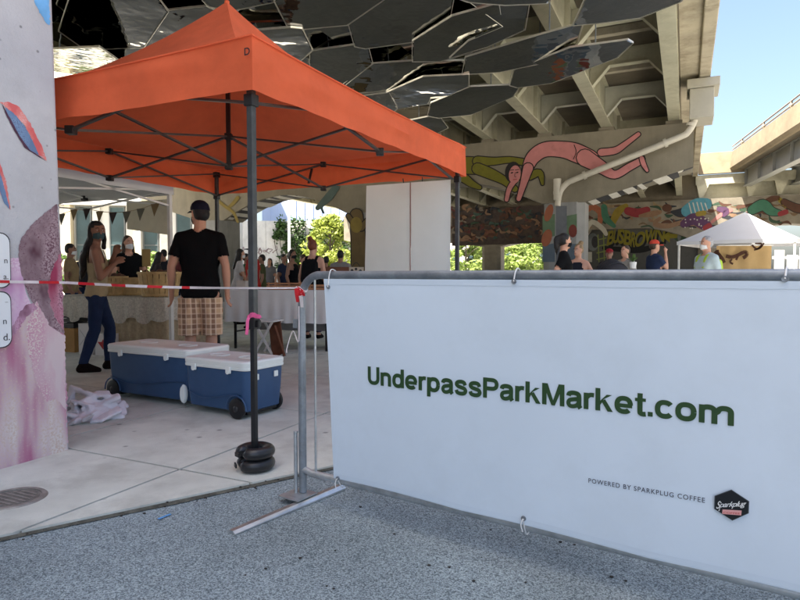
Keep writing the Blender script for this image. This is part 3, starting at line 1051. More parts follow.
while y < LR:
    mb = MB().bar((8.42, y, 7.55), (8.42, y, 7.92), 0.1, 0.07, up=(1, 0, 0)).ball((8.42, y, 7.72), (.09, .07, .12), 8, 6)
    mb.build('rail_post', M_RAIL, ramp)
    y += 3.4
# gore wall joining the two decks, sunlit, with a cross beam under it
gore = thing('gore_wall', 'sunlit concrete wall joining the overpass and the ramp', 'wall', B(V_EDGE, 36.2, 0), -TH)
MB().box(0.02, 3.4, 0, 0.3, 6.5, 7.6).build('wall_panel', M_CONC3, gore)
MB().box(3.5, 3.72, -0.02, 0.32, 6.45, 7.66).build('wall_pilaster', M_CONC3, gore)
mb = MB()
mb.box(-0.1, 6.5, 0.1, 0.4, 5.95, 6.45)
for a in (0, 2.3, 3.6, 5.4):
    mb.prism([(a - .05, .1, 5.948), (a + .55, .1, 5.948), (a + .25, .1, 5.2), (a + .1, .1, 5.2)], [(a - .05, .4, 5.948), (a + .55, .4, 5.948), (a + .25, .4, 5.2), (a + .1, .4, 5.2)])
mb.build('cross_beam', M_STEEL, gore)
for y_ in (0.6, 1.15):
    MB().box(-0.1, 6.5, y_ + .02, y_ + .1, 5.25, 6.45).build('back_beam', M_STEEL, gore)
# ------------------------------------------------------------------ painted pillar at the left (nearest pier)
VP, UPC = -3.42, 2.44
P0 = Vector((0, 0, 0))
pil = thing('painted_pillar', 'massive concrete pillar with peeling pink and maroon mural at the left edge', 'pillar', B(VP, UPC, 0), -TH)
M_LAV = mk('lavender_painted_concrete', lin((188, 188, 191)), 0.85, 0.06, 2.5, 0.35, 70, stain=0.35, stain_col=lin((160, 158, 161)), stain_scale=3, spots=11)
# local frame: x = v - VP (<=0 inside), y = u - UPC (<=0)
mb = MB()
tw = 0.03   # slight batter
mb.hexa([(-1.28, -1.28, -.02), (0, -1.28, -.02), (0, 0, -.02), (-1.28, 0, -.02), (-1.28, -1.28, 3.3), (-tw, -1.28, 3.3), (-tw, -tw, 3.3), (-1.28, -tw, 3.3)])
mb.build('pillar_shaft', M_LAV, pil, bevel=0.02, bseg=3)
mb = MB()
pr = [(-6.5, 3.85), (-1.28, 3.3), (0, 3.3), (0, 5.4), (-6.5, 5.4)]
mb.prism([(a, -1.24, z) for a, z in pr], [(a, -.04, z) for a, z in pr])
mb.build('pillar_cap', M_CONC, pil)
def pf(x, y, off=0.004):   # photo pixel -> point on the battered right face
    u, z = on_v(x, y, VP - 0.012)
    return (-tw * max(z, 0) / 3.3 + .001 + off * .25, u - UPC, z)
M_MAR = mk_peel('maroon_paint', lin((92, 48, 66)), lin((120, 70, 90)), lin((112, 58, 74)), 4, 0.6)
M_MAR2 = mk_peel('maroon_peeling_paint', lin((82, 46, 60)), lin((168, 146, 152)), lin((100, 64, 78)), 6, 0.7)
M_MAG = mk_peel('magenta_peeling_paint', lin((150, 50, 82)), lin((196, 150, 165)), lin((110, 58, 78)), 8, 0.3)
M_PNK = mk_peel('pink_peeling_paint', lin((172, 92, 128)), lin((216, 206, 202)), lin((204, 180, 166)), 5, 0.2)
M_PALE = mk_peel('pale_peeling_paint', lin((206, 186, 188)), lin((196, 140, 160)), lin((214, 204, 196)), 7, 0.3)
M_LIL = mk_peel('lilac_paint', lin((200, 150, 190)), lin((222, 200, 214)), lin((208, 165, 195)), 6, .6)
def patch(pts, mat, off, jag=0.0, seed=1, name='mural_patch'):
    rr = random.Random(seed)
    P = []
    for i in range(len(pts)):
        a, b_ = pts[i], pts[(i + 1) % len(pts)]
        nseg = max(1, int(math.hypot(a[0] - b_[0], (a[1] - b_[1])) / 1.8)) if jag else 1
        for k in range(nseg):
            t = k / nseg
            P.append((a[0] + (b_[0] - a[0]) * t + (rr.uniform(-jag, jag) if k else 0), a[1] + (b_[1] - a[1]) * t + (rr.uniform(-jag, jag) if k else 0)))
    return MB().add([pf(x, y, off) for x, y in P], [tuple(range(len(P)))]).build(name, mat, pil)
patch([(-40, 340), (0, 338), (10, 326), (24, 312), (36, 300), (50, 312), (63, 330), (66, 400), (66, 462), (-40, 490)], M_PNK, 0.004, 1.2, 2)
patch([(8, 258), (19, 258), (25, 292), (31, 306), (18, 318), (8, 335), (-6, 345), (-6, 285)], M_LIL, 0.0055, 0.4, 3)
patch([(57, 204), (46, 212), (34, 222), (27, 230), (21, 238), (18.5, 247), (18, 256), (20, 270), (24, 284), (29, 298), (36, 310), (44, 317), (49, 326), (56, 331), (63, 334), (61, 270)], M_MAR2, 0.007, 0.5, 4)
patch([(55, 262), (61, 250), (62, 290), (63, 330), (57, 322), (51, 308), (47, 290), (50, 275)], M_MAG, 0.0085, 0.9, 5)
patch([(36, 301), (44, 316), (49, 326), (56, 331), (64, 335), (64.5, 410), (55, 398), (45, 402), (34, 380), (27, 350), (26, 325)], M_PALE, 0.0095, 0.8, 6)
patch([(24, 306), (33, 303), (37, 308), (27, 316), (19, 328), (12, 336), (8, 334), (14, 322), (19, 312)], mk_peel('mauve_smear', lin((128, 84, 104)), lin((205, 160, 185)), lin((165, 115, 140)), 9, .6), 0.0105, 1.0, 7)
patch([(33, -4), (50.5, -4), (51, 25), (46, 21), (40, 10)], mk('sky_blue_paint', lin((110, 170, 220)), .8, .2, 9), 0.006, 0.8, 8)
M_CORAL = mk_peel('coral_paint', lin((205, 95, 95)), lin((225, 150, 140)), lin((215, 185, 190)), 9, 0.7)
M_SLATE = mk_peel('slate_blue_paint', lin((95, 120, 155)), lin((120, 150, 185)), lin((80, 85, 115)), 9, 0.7)
M_DPUR = mk('dark_plum_paint', lin((78, 50, 70)), .8, .2, 12)
patch([(0, 102), (10, 102), (20, 107), (30, 122), (36, 134), (43, 148), (47, 161), (38, 154), (33, 140), (24, 124), (12, 112)], M_CORAL, 0.006, 0.5, 9)
patch([(5, 107), (14, 113), (25, 126), (33, 141), (39, 155), (30, 150), (20, 136), (11, 120)], M_SLATE, 0.0075, 0.3, 10)
patch([(2, 103), (10, 117), (20, 136), (30, 150), (39, 155.5), (46.5, 161.5), (36, 155), (25, 148), (14, 130), (6, 114)], M_DPUR, 0.009, 0.2, 11)
patch([(-6, 160), (0, 162), (6, 180), (10.5, 210), (5, 204), (0, 192), (-6, 180)], M_CORAL, 0.006, 0.4, 12)
patch([(-6, 172), (0, 172), (4, 186), (9.5, 209), (4, 203), (0, 191), (-6, 183)], M_SLATE, 0.0075, 0.3, 13)
# two white sign panels screwed to the pillar
M_SIGN = mk('sign_white', (0.74, 0.76, 0.78), 0.4, 0.02, 2)
M_INK = mk('sign_ink', (0.05, 0.05, 0.06), 0.6)
def rrect(w, h, r_, n=5):
    pts = []
    for cx, cy, a0 in ((w - r_, h - r_, 0), (r_, h - r_, 90), (r_, r_, 180), (w - r_, r_, 270)):
        for k in range(n + 1):
            a = R(a0 + 90 * k / n)
            pts.append((cx + r_ * math.cos(a), cy + r_ * math.sin(a)))
    return pts
def pillar_sign(y0, y1, xr, label, lines):
    u1, zt = on_v(xr, y0, VP); _, zb = on_v(xr, y1, VP)
    t = thing('pillar_sign', label, 'sign', B(VP, u1, zb), -TH)
    h = zt - zb; w = 0.34
    def face(d, off, th):
        pts = [(x - w + d, z + d) for x, z in rrect(w - 2 * d, h - 2 * d, 0.05)]
        f = [(off + th, x, z) for x, z in pts]; b_ = [(off, x, z) for x, z in pts]
        return MB().prism(f, b_)
    face(0, -0.03, 0.042).build('sign_border', M_INK, t)
    face(0.006, 0.0125, 0.003).build('sign_face', M_SIGN, t)
    for txt, zz, sz, xr_ in lines:
        vs, fs = text_mesh(txt, 0.004)
        wd = max(v[0] for v in vs) * sz
        MB().add([(0.017, xr_ - wd + v[0] * sz, zz * h + v[1] * sz) for v in vs], fs).build('lettering', M_INK, t)
    return t
pillar_sign(233, 288, 8.5, 'upper white rounded sign cut off by the left edge on the painted pillar', [('n', .45, .045, -.02), ('a.', .16, .045, -.018)])
pillar_sign(291, 347, 9.5, 'lower white rounded sign cut off by the left edge on the painted pillar', [('–', .78, .03, -.02), ('n', .42, .05, -.03), ('d.', .13, .055, -.015)])

# ------------------------------------------------------------------ polished mirror panels hung under the deck
M_MIRR = mk('dark_mirror_steel', (0.5, 0.5, 0.465), 0.03, 0.06, 1.2, metal=1.0)
M_EDGE = mk('panel_edge_steel', (0.75, 0.73, 0.66), 0.3, metal=0.8)
nt = M_MIRR.node_tree
_tc = nt.nodes.new('ShaderNodeTexCoord'); _nz = nt.nodes.new('ShaderNodeTexNoise'); _nz.inputs['Scale'].default_value = 0.9; _nz.inputs['Detail'].default_value = 3
_bp = nt.nodes.new('ShaderNodeBump'); _bp.inputs['Strength'].default_value = 0.4; _bp.inputs['Distance'].default_value = 0.1
nt.links.new(_tc.outputs['Object'], _nz.inputs['Vector']); nt.links.new(_nz.outputs['Fac'], _bp.inputs['Height'])
nt.links.new(_bp.outputs['Normal'], nt.nodes['Principled BSDF'].inputs['Normal'])
PANELS = [
    [(74, -6), (62, 30), (87, 47), (142, 45), (165, 12), (150, -8), (115, -30)],
    [(40, 56), (51, 51), (98, 49), (127, 69), (105, 90), (40, 96)],
    [(144, 45), (166, 13), (205, 9), (238, 24), (210, 66), (160, 66)],
    [(204, 0), (210, 6), (232, 10), (276, 1), (270, -18), (215, -20)],
    [(277, 2), (290, 26), (301, 28), (346, 24), (381, 0), (372, -18), (292, -20)],
    [(290, 29), (301, 30), (311, 50), (291, 67), (262, 56), (250, 32)],
    [(351, 24), (357, 45), (367, 47), (412, 41), (447, 18), (451, -3), (385, -4)],
    [(415, 41), (452, 18), (496, 6), (500, 28), (470, 52), (440, 60), (415, 60)],
    [(470, 4), (527, 7), (523, 30), (487, 46), (452, 56), (470, 40), (502, 27)],
    [(466, 73), (469, 57), (540, 36), (580, 25), (574, 45), (540, 63), (500, 71)],
    [(513, 84), (516, 70), (570, 49), (624, 42), (629, 45), (615, 58), (552, 82), (520, 86)],
    [(576, 24), (588, -2), (600, -22), (700, -22), (678, 2), (639, 17), (600, 22)],
    [(430, 115), (433, 103), (470, 88), (518, 86), (511, 97), (471, 114), (440, 117)],
    [(388, 93), (423, 78), (466, 76), (466, 87), (430, 103), (397, 108), (390, 104)],
    [(312, 52), (356, 46), (367, 49), (371, 64), (342, 86), (312, 78)],
    [(372, 65), (414, 62), (460, 62), (463, 74), (424, 77), (387, 92), (360, 96), (346, 84)],
    [(452, -4), (470, -12), (560, -14), (545, 3), (505, 5), (470, 2)],
    [(410, 121), (430, 117), (440, 119), (447, 128), (430, 136), (405, 134)],
    [(340, 100), (388, 94), (396, 109), (380, 122), (350, 120)],
]
BIG = ['tilted dark mirrored hexagon panel reflecting the crowd, directly above the tent left slope', 'bright mirrored panel reflecting daylight above the left end of the orange tent',
       'dark mirrored panel behind the left slope of the orange tent peak', 'mirrored panel cut off by the top edge just above the tent peak',
       'large dark mirrored hexagon at the top edge right of the tent peak', 'mirrored hexagon right beside the tent peak, below the large dark one',
       'mirrored hexagon at the top centre with a bright left edge', 'mirrored panel right of the top centre hexagon, with a bright lower left edge',
       'smooth grey mirrored panel tucked behind at the top right of centre', 'long mirrored panel in the middle of the row, above the last lowest one',
       'pointed mirrored panel at the right end of the row beside the girders', 'mirrored panel at the top right corner beside the edge girder',
       'lowest mirrored panel nearest to the painted pier', 'narrow mirrored panel low above the right part of the tent roof',
       'mirrored panel just above the right slope of the tent, below the top centre hexagon', 'wide mirrored panel in the second row above the tent roof',
       'thin mirrored panel cut off by the top edge right of centre', 'small mirrored panel sliver above the right corner of the tent', 'mirrored panel half hidden behind the sloping edge of the tent roof']
rr = random.Random(21)
for i, poly in enumerate(PANELS):
    zc = 4.88 + rr.uniform(-0.07, 0.07)
    cx = sum(p[0] for p in poly) / len(poly); cy = sum(p[1] for p in poly) / len(poly)
    c = G(cx, cy, zc)
    nrm = Vector((rr.uniform(-.06, .06), rr.uniform(-.06, .06), 1)).normalized()
    poly = [(cx + (x - cx) * 1.07, cy + (y - cy) * 1.09) for x, y in poly]
    if i == 1:
        nrm = Vector((0.1, -0.16, 1)).normalized()
    pts = [onplane(x, y, c, nrm) - c for x, y in poly]
    t = thing('mirror_panel', BIG[i], 'mirror panel', c, 0, 'mirrored panels hung under the overpass')
    top = [p + Vector((0, 0, 0.035)) for p in pts]
    MB().prism([p - p.normalized() * 0.03 for p in pts], [p - p.normalized() * 0.03 for p in top]).build('mirror_sheet', M_MIRR, t)
    mb = MB()
    n_ = len(pts)
    for k in range(n_):
        mb.bar(pts[k] + Vector((0, 0, .012)), pts[(k + 1) % n_] + Vector((0, 0, .012)), 0.009, 0.03)
    mb.build('panel_frame', M_EDGE, t)
    for f_ in (0.45, -0.45):
        p = pts[0] * f_ if f_ > 0 else pts[n_ // 2] * -f_
        MB().tube([p + Vector((0, 0, .03)), Vector((p.x, p.y, 6.5 - c.z))], 0.012, 6).build('hanger_rod', M_GALVD, t)
# upper layer of panels, filling the gaps between the lower ones
def px_of(p):
    q = p - O
    c_, s_ = math.cos(PITCH), math.sin(PITCH)
    f = q.y * c_ - q.z * s_; up = q.y * s_ + q.z * c_
    return 400 + 600 * q.x / f, 300 - 600 * up / f
rr = random.Random(31)
UP = []
for iu in range(-2, 9):
    for iv in range(-9, 4):
        cu = 7.2 + iu * 1.28; cv = -1.9 + iv * 1.78 + (.89 if iu % 2 else 0)
        z = 5.1 + rr.uniform(-.03, .03)
        c = B(cv, cu, z)
        nrm = Vector((rr.uniform(-.07, .07), rr.uniform(-.07, .07), 1)).normalized()
        hexv = [(-.86, -.4), (0, -.84), (.86, -.4), (.86, .4), (0, .84), (-.86, .4)]
        pts = []
        for a, b_ in hexv:
            p = VD * a + UD * b_
            pts.append(Vector((p.x, p.y, -(p.x * nrm.x + p.y * nrm.y) / nrm.z)))
        if c.y < 4: continue
        pp_ = [px_of(c + p) for p in pts]
        cx, cy = sum(p[0] for p in pp_) / 6, sum(p[1] for p in pp_) / 6
        if cx < 40 or cx > 640 or cy < -45 or cy > 128: continue
        if any((p[1] > 116 - (p[0] - 440) * .40) and p[0] > 400 for p in pp_): continue
        if any(p[0] > 690 or (540 < p[0] < 600 and p[1] > 8) or p[0] > 600 and p[1] > 5 for p in pp_): continue
        t = thing('mirror_panel', 'dark mirrored hexagon of the upper layer, showing between the lower panels', 'mirror panel', c, 0, 'upper layer of mirrored panels')
        MB().prism(pts, [p + Vector((0, 0, .03)) for p in pts]).build('mirror_sheet', M_MIRR, t)
        UP.append((iu, cx, t))

rows = sorted({u_ for u_, _, _ in UP})
RN = ['nearest', 'second nearest', 'third nearest', 'fourth nearest', 'fifth nearest', 'sixth nearest', 'seventh nearest', 'eighth nearest', 'ninth nearest', 'farthest']
ON = ['leftmost', 'second from left', 'third from left', 'fourth from left', 'fifth from left', 'sixth from left', 'seventh from left', 'eighth from left', 'ninth from left']
for ri, u_ in enumerate(rows):
    for k, (_, _, t) in enumerate(sorted([q for q in UP if q[0] == u_], key=lambda q: q[1])):
        t['label'] = 'dark upper mirrored hexagon in the %s row, %s' % (RN[min(ri, 9)], ON[min(k, 8)])
# ------------------------------------------------------------------ graffiti wall behind on the right
gw = thing('graffiti_wall', 'dark wall with yellow bubble graffiti below the far pier', 'wall', B(-3.9, U2 + 0.4, 0), -TH)
M_GW = mk('grimy_wall', (0.07, 0.068, 0.062), 0.9, 0.4, 1.2, 0.3, 20, stain=0.6, stain_scale=1.2)
v0, _ = on_u(583, 260, U2 + .4); v1, _ = on_u(712, 260, U2 + .4)
MB().box(v0 + 3.9, v1 + 3.9, 0.0, 0.3, 0, 3.9).build('wall_panel', M_GW, gw)
mg = Mural(gw, U2 + 0.4, -3.9)
GY = M_PAINT('graffiti_yellow', (138, 128, 34)); GB = M_PAINT('graffiti_black', (12, 12, 12)); GG = M_PAINT('graffiti_grey', (120, 125, 125))
mg.disc((593, 242), (6, 9), GG, 0.006, 16)
mg.disc((595, 242), (3.5, 6), M_PBLACK, 0.009, 12)
for yy in range(4):
    mg.limb([(597, 240 + yy * 6.5), (606, 238 + yy * 6.5)], [1.1, 1.1], M_PAINT('lattice_green', (140, 150, 80)), 0.007)
for xx in (598, 603.5):
    mg.limb([(xx, 235), (xx + 1, 262)], [1.1, 1.1], M_PAINT('lattice_green', (140, 150, 80)), 0.0095)
mg.disc((681, 233), (9, 9), DKG, 0.006, 14)
mg.poly([(679, 222), (681.5, 232), (688, 234), (681.5, 236), (679, 244), (677, 236), (671, 234), (677, 232)], GG, 0.009)
mg.poly([(632, 229), (655, 222.5), (688, 228.5)], M_PBLACK, 0.0075)
mg.poly([(586, 252), (592, 252), (592, 262), (586, 262)], PWH, 0.006)
mg.limb([(604, 248), (640, 250), (662, 243)], [4, 6, 3], GB, 0.006)
mg.flush('painted_figure')
vs, fs = text_mesh('BUSBROWN', 0.03, 0, 0.9, False)
W = max(v[0] for v in vs)
for off, dz, dx, mt, grow in ((0.010, -.12, .1, GB, 1.0), (0.014, 0, 0, GY, 1.0)):
    va, zb = on_u(606.5, 245.5, U2 + .4); vb, _ = on_u(663, 245, U2 + .4); _, zt = on_u(606.5, 231, U2 + .4)
    sx = (vb - va) / W; sz = (zt - zb) / 0.75
    pts = []
    for x, y in vs:
        q = x / W
        pts.append((va + dx + x * sx + .12 * y + 3.9 + .05 * math.sin(q * 20), -off, zb + dz + y * sz + 0.14 * math.sin(q * 9) + .1 * q))
    MB().add(pts, fs).build('graffiti_lettering', mt, gw)
va, zb = on_u(664, 236.5, U2 + .4)
MB().prism([(va + 3.9 + a, -.016, zb + b_) for a, b_ in ((-.1, 0), (.35, .35), (.3, .15), (.7, .1), (.65, -.1), (.3, -.12), (.3, -.35))],
           [(va + 3.9 + a, -.01, zb + b_) for a, b_ in ((-.1, 0), (.35, .35), (.3, .15), (.7, .1), (.65, -.1), (.3, -.12), (.3, -.35))]).build('graffiti_arrow', GY, gw)
# ------------------------------------------------------------------ orange pop-up tent
def mk_orange(name, col, fac):
    m = mk(name, col, 0.75, 0.1, 2.2, 0.35, 9, spec=0.25, trans=fac, stain=.35, stain_col=tuple(c * .72 for c in col), stain_scale=1.6)
    return m
M_ORG = mk_orange('orange_canopy_fabric', (0.78, 0.15, 0.06), 0.3)
NB = G(255.5, 473)
T_N = Vector((NB.x, NB.y, 0)); T_R = Vector((0.605, 6.04, 0)); T_4 = Vector((-2.235, 7.36, 0)); T_L = T_N + (T_4 - T_R) * 0.98
TC = (T_N + T_R + T_4 + T_L) / 4
# bilinear: s along N->R, t along N->L, both -1..1
def TP(s, t, z):
    a, b_ = (s + 1) / 2, (t + 1) / 2
    p = T_N * (1 - a) * (1 - b_) + T_R * a * (1 - b_) + T_L * (1 - a) * b_ + T_4 * a * b_
    return p - TC + Vector((0, 0, z))
tent = thing('orange_tent', 'orange pop-up canopy tent with black folding frame in the foreground', 'tent', TC, 0)
ZE, ZV, ZP = 2.385, 2.085, 3.47
NS = 28
def square_ring(r):
    out = []
    for side in range(4):
        for k in range(NS):
            x = -1 + 2 * k / NS
            p = [(x, -1), (1, x), (-x, 1), (-1, -x)][side]
            out.append((p[0] * r, p[1] * r))
    return out
mb = MB()
vs, fs = [], []
rings = [1.0, .96, .9, .82, .72, .62, .52, .42, .32, .22, .13, .06]
nn = 4 * NS
for ri, r_ in enumerate(rings):
    for (s, t) in square_ring(r_):
        m_ = min(abs(s), abs(t)) / max(r_, 1e-6)      # 1 on ridge, 0 mid side
        z = ZE + (ZP - ZE) * (1 - r_) ** 1.62
        z -= 0.07 * (1 - m_ ** 2) * r_ * (1 - r_) * 4 * 0.6
        if r_ == 1.0:
            z -= 0.02 * (1 - m_ ** 2)
        p = TP(s * 1.02, t * 1.02, z)
        k = noise.noise(Vector((s * 3, t * 3, 1))) * 0.012 * (0.3 + r_)
        vs.append(p + Vector((0, 0, k if r_ < 1 else 0)))
vs.append(TP(0, 0, ZP + .005))
for ri in range(len(rings) - 1):
    for j in range(nn):
        fs.append((ri * nn + j, ri * nn + (j + 1) % nn, (ri + 1) * nn + (j + 1) % nn, (ri + 1) * nn + j))
for j in range(nn):
    fs.append(((len(rings) - 1) * nn + j, (len(rings) - 1) * nn + (j + 1) % nn, len(vs) - 1))
MB().add(vs, fs).build('canopy_roof', M_ORG, tent, 40)
vs, fs = [], []
NV = 9
NS_ = NS
def vring(dense=64):
    out = []
    for side in range(4):
        for k in range(dense):
            x = -1 + 2 * k / dense
            p = [(x, -1), (1, x), (-x, 1), (-1, -x)][side]
            out.append((p[0], p[1], side))
    return out
vr = vring()
nv = len(vr)
for i in range(NV):
    f = i / (NV - 1)
    for (s, t, side) in vr:
        m_ = min(abs(s), abs(t))
        corner = max(0, (m_ - .72) / .28)
        z = ZE - 0.02 * (1 - m_ ** 2) - f * (ZE - ZV) - f * 0.025 * (1 - m_ ** 2) * -1
        z += f * 0.012 * noise.noise(Vector((s * 6, t * 6, 7)))
        out_ = 1.022 + 0.006 * f
        # draped wrinkles: long diagonal folds, stronger near the corners
        w = noise.noise(Vector((s * 2.2 + t * 2.2, z * 15 + corner * 1.5, side * 5))) * 0.045 * (0.35 + corner) * math.sin(math.pi * min(1, f * 1.15 + .05)) * 2
        w += noise.noise(Vector((s * 5, t * 5, z * 5))) * 0.02 * f
        w = max(w, -.004) * (1 - corner ** 4)
        p = TP(s * (out_ + w / 1.5 * (1 if abs(s) == 1 else 0)), t * (out_ + w / 1.5 * (1 if abs(t) == 1 else 0)), z)
        vs.append(p)
for i in range(NV - 1):
    for j in range(nv):
        fs.append((i * nv + j, i * nv + (j + 1) % nv, (i + 1) * nv + (j + 1) % nv, (i + 1) * nv + j))
MB().add(vs, fs).build('valance', M_ORG, tent, 50)
# seam line and hem along the valance
mb = MB()
for zz, f in ((ZE - .012, 0.02),):
    mb.tube([TP(s * 1.027, t * 1.027, zz - 0.02 * (1 - min(abs(s), abs(t)) ** 2)) for s, t, _ in vr], 0.004, 5, closed=True)
mb.build('seam_piping', M_ORG, tent, 60)
mb = MB().tube([TP(0, 0, ZP - .05), TP(0, 0, ZP + .008)], 0.022, 8)
mb.build('peak_cap', M_ORG, tent)
# letter on the corner of the valance
vs2, fs2 = text_mesh('D', 0.02)
dx = (T_R - T_N).normalized(); dl = (T_L - T_N).normalized()
cc = TP(-1.03, -1.032, 2.265)
M_PRINT = mk('dark_print', (0.03, 0.015, 0.02), 0.7)
nd = Vector((dl.y, -dl.x, 0))
if nd.y > 0: nd = -nd
MB().add([cc + dl * (0.045 - v[0] * 0.055) + Vector((0, 0, v[1] * 0.055)) + nd * 0.014 for v in vs2], fs2).build('valance_letter', M_PRINT, tent)
# frame
M_TRUSS = mk('truss_grey', (0.09, 0.088, 0.085), 0.4, 0.15, 15, metal=0.5)
M_LEGU = mk('leg_grey', (0.06, 0.064, 0.066), 0.45, 0.15, 20, metal=0.4, stain=0.3, stain_col=(0.12, 0.125, 0.125), stain_scale=12)
mids = {'front': (-1, 0), 'right': (0, -1), 'back': (1, 0), 'left': (0, 1)}
crn = {'N': (-1, -1), 'R': (1, -1), '4': (1, 1), 'L': (-1, 1)}
ZU, ZL = 2.315, 2.055
def leg(s, t, name='leg'):
    p = TP(s * .985, t * .985, 0)
    o = MB().box(-.019, .019, -.019, .019, 0.85, ZE - .04).build('leg', M_LEGU, tent, bevel=.004)
    o.location = (p.x, p.y, 0); o.rotation_euler.z = -TH
    i = MB().box(-.0145, .0145, -.0145, .0145, 0.03, 0.86).build('leg_extension', M_BLKST, o, bevel=.003)
    c = MB().box(-.026, .026, -.026, .026, 0.8, 0.875).box(.024, .045, -.012, .012, .81, .85).build('leg_collar', M_BLACK, o, bevel=.004)
    f = MB().box(-.04, .04, -.04, .04, 0.022, 0.03).box(-.018, .018, -.018, .018, .03, .06).build('foot_plate', M_BLKST, o)
    for z in (ZU, ZL):
        MB().box(-.03, .03, -.03, .03, z - .035, z + .03).build('corner_bracket', M_BLACK, o, bevel=.005)
for k in crn.values():
    leg(*k)
def tr(p, q, mat=M_TRUSS):
    MB().bar(p, q, 0.026, 0.014, up=(0, 0, 1)).build('truss_bar', mat, tent)
def brk(p):
    MB().box(p.x - .03, p.x + .03, p.y - .03, p.y + .03, p.z - .03, p.z + .025).build('truss_bracket', M_BLACK, tent, bevel=.006)
inn = 0.96
for (a, m_, b_) in (('N', 'right', 'R'), ('R', 'back', '4'), ('4', 'left', 'L'), ('L', 'front', 'N')):
    # 'front' is the N-L side, 'right' the N-R side
    pa, pb = crn[a], crn[b_]
    pm = ((pa[0] + pb[0]) / 2, (pa[1] + pb[1]) / 2)
    A = lambda z: TP(pa[0] * inn, pa[1] * inn, z)
    Bq = lambda z: TP(pb[0] * inn, pb[1] * inn, z)
    Mq = lambda z: TP(pm[0] * inn, pm[1] * inn, z)
    for P1 in (A, Bq):
        tr(P1(ZU), Mq(ZL)); tr(P1(ZL), Mq(ZU))
    brk(Mq(ZU)); brk(Mq(ZL))
    tr(Mq(ZU), TP(0, 0, ZL)); tr(Mq(ZL), TP(0, 0, ZU))
MB().bar(TP(0, 0, ZL - .03), TP(0, 0, ZP - .03), 0.034).build('centre_pole', M_BLACK, tent)
brk(TP(0, 0, ZU)); brk(TP(0, 0, ZL))
MB().bar(TP(.97, .1, 2.29), TP(.97, .13, 2.12), 0.03, .012).build('hanging_strap', M_BLACK, tent)

# ring weights around the near leg
def ring_weight(z, rz, label):
    t = thing('leg_weight', label, 'weight', (T_N.x, T_N.y, z), rz, 'split ring weights on the tent leg')
    path, rad = [], []
    for k in range(41):
        a = R(14) + (2 * math.pi - R(28)) * k / 40
        e = min(k, 40 - k)
        rad.append(0.036 * min(1, 0.45 + 0.25 * e) )
        path.append((0.073 * math.cos(a), 0.073 * math.sin(a), 0))
    o = len(path)
    mb = MB().tube(path, rad, 14)
    mb.v = [(x * 1.0, y * 1.0, zz * 0.95) for x, y, zz in mb.v]
    mb.build('weight_ring', mk('black_rubber_vinyl', (0.016, 0.016, 0.018), 0.32, 0.2, 15, 0.15, 60, spec=.5), t, 60)
    mb = MB()
    for s_ in (-1, 1):
        mb.bar((0.075, s_ * .02, -.012), (0.075, s_ * .02, .012), .03, .012, up=(1, 0, 0))
    mb.bar((.108, -.022, 0), (.108, .022, 0), .008, .022)
    mb.build('weight_strap', M_BLACK, t)
    return t
ring_weight(0.058, R(205), 'black split ring weight on the pavement at the foot of the near tent leg')
ring_weight(0.124, R(222), 'black split ring weight lying on top of another around the near tent leg')
# pink ribbon tied at the collar
rb = thing('pink_ribbon', 'bright pink ribbon tied round the near tent leg above its collar', 'ribbon', (T_N.x, T_N.y, 0.86), 0)
M_RIB = mk('pink_ribbon', lin((245, 110, 165)), 0.6, 0.1, 30, trans=.2)
mb = MB()
mb.tube([(.03 * math.cos(R(a)), .03 * math.sin(R(a)), .012 + .004 * math.sin(R(3 * a))) for a in range(0, 360, 20)], .007, 6, closed=True)
mb.build('ribbon_loop', M_RIB, rb)
mb = MB()
for pts in ([(-.02, -.028, .01), (-.026, -.035, -.01), (-.028, -.036, -.05), (-.033, -.034, -.085)], [(.01, -.03, .012), (.03, -.035, .02), (.045, -.034, .006)], [(-.015, -.033, .015), (.0, -.04, .03), (.02, -.036, .022)]):
    q = smooth_path(pts, 4)
    for i in range(len(q) - 1):
        mb.bar(q[i], q[i + 1], .016, .003, up=(0, 1, .2))
mb.build('ribbon_tail', M_RIB, rb)

# white banner panels hung from the back of the tent
M_BAN2 = mk('backlit_banner_cloth', lin((236, 240, 238)), 0.85, 0.03, 2.5, 0.2, 12, trans=.5)
dB = (T_4 - T_R).normalized()
hb = thing('hanging_banner', 'white two-panel banner hanging from the tent beside its far right leg', 'banner', T_R + dB * 0.04, math.atan2(dB.y, dB.x))
for a, b_, sk in ((0.045, 0.478, 0.0), (0.492, 1.0, 0.035)):
    vs, fs = [], []
    NX, NZ = 14, 20
    for j in range(NZ + 1):
        for i in range(NX + 1):
            f = i / NX; z = 0.42 + (2.05 - 0.42) * j / NZ
            x = a + (b_ - a) * f + sk * (1 - j / NZ) * f
            y = 0.012 * noise.noise(Vector((x * 3, z * 1.2, a * 9))) + .005 * noise.noise(Vector((x * 9, z * 5, 3)))
            vs.append((x, y + 0.05, z))
    for j in range(NZ):
        for i in range(NX):
            k = j * (NX + 1) + i
            fs.append((k, k + 1, k + NX + 2, k + NX + 1))
    MB().add(vs, fs).build('banner_panel', M_BAN2, hb, 180)
M_GHOST = mk('show_through_print', lin((205, 186, 196)), .85)
for txt, x0, z, hgt in (('MARKET', .93, 1.60, .062), ('LOCAL', .86, 1.42, .042), ('FOOD', .84, 1.34, .042)):
    pass
mb = MB()
for k in range(8):
    mb.ball((0.485, .052, .6 + k * .2), .007, 6, 4)
mb.tube([(0.485, .056, .45), (0.485, .056, 2.05)], .005, 5)
mb.build('banner_lacing', mk('lacing_red', (0.25, .12, .12), .7), hb)
mb = MB()
for x, d_ in ((0.36, .02), (.58, -.03)):
    q = smooth_path([(x, .03, 2.1), (x + d_ * .3, .02, 2.03), (x + d_, .015, 1.96), (x + d_ * 2.2, .01, 1.89)], 4)
    mb.tube(q, .006, 6)
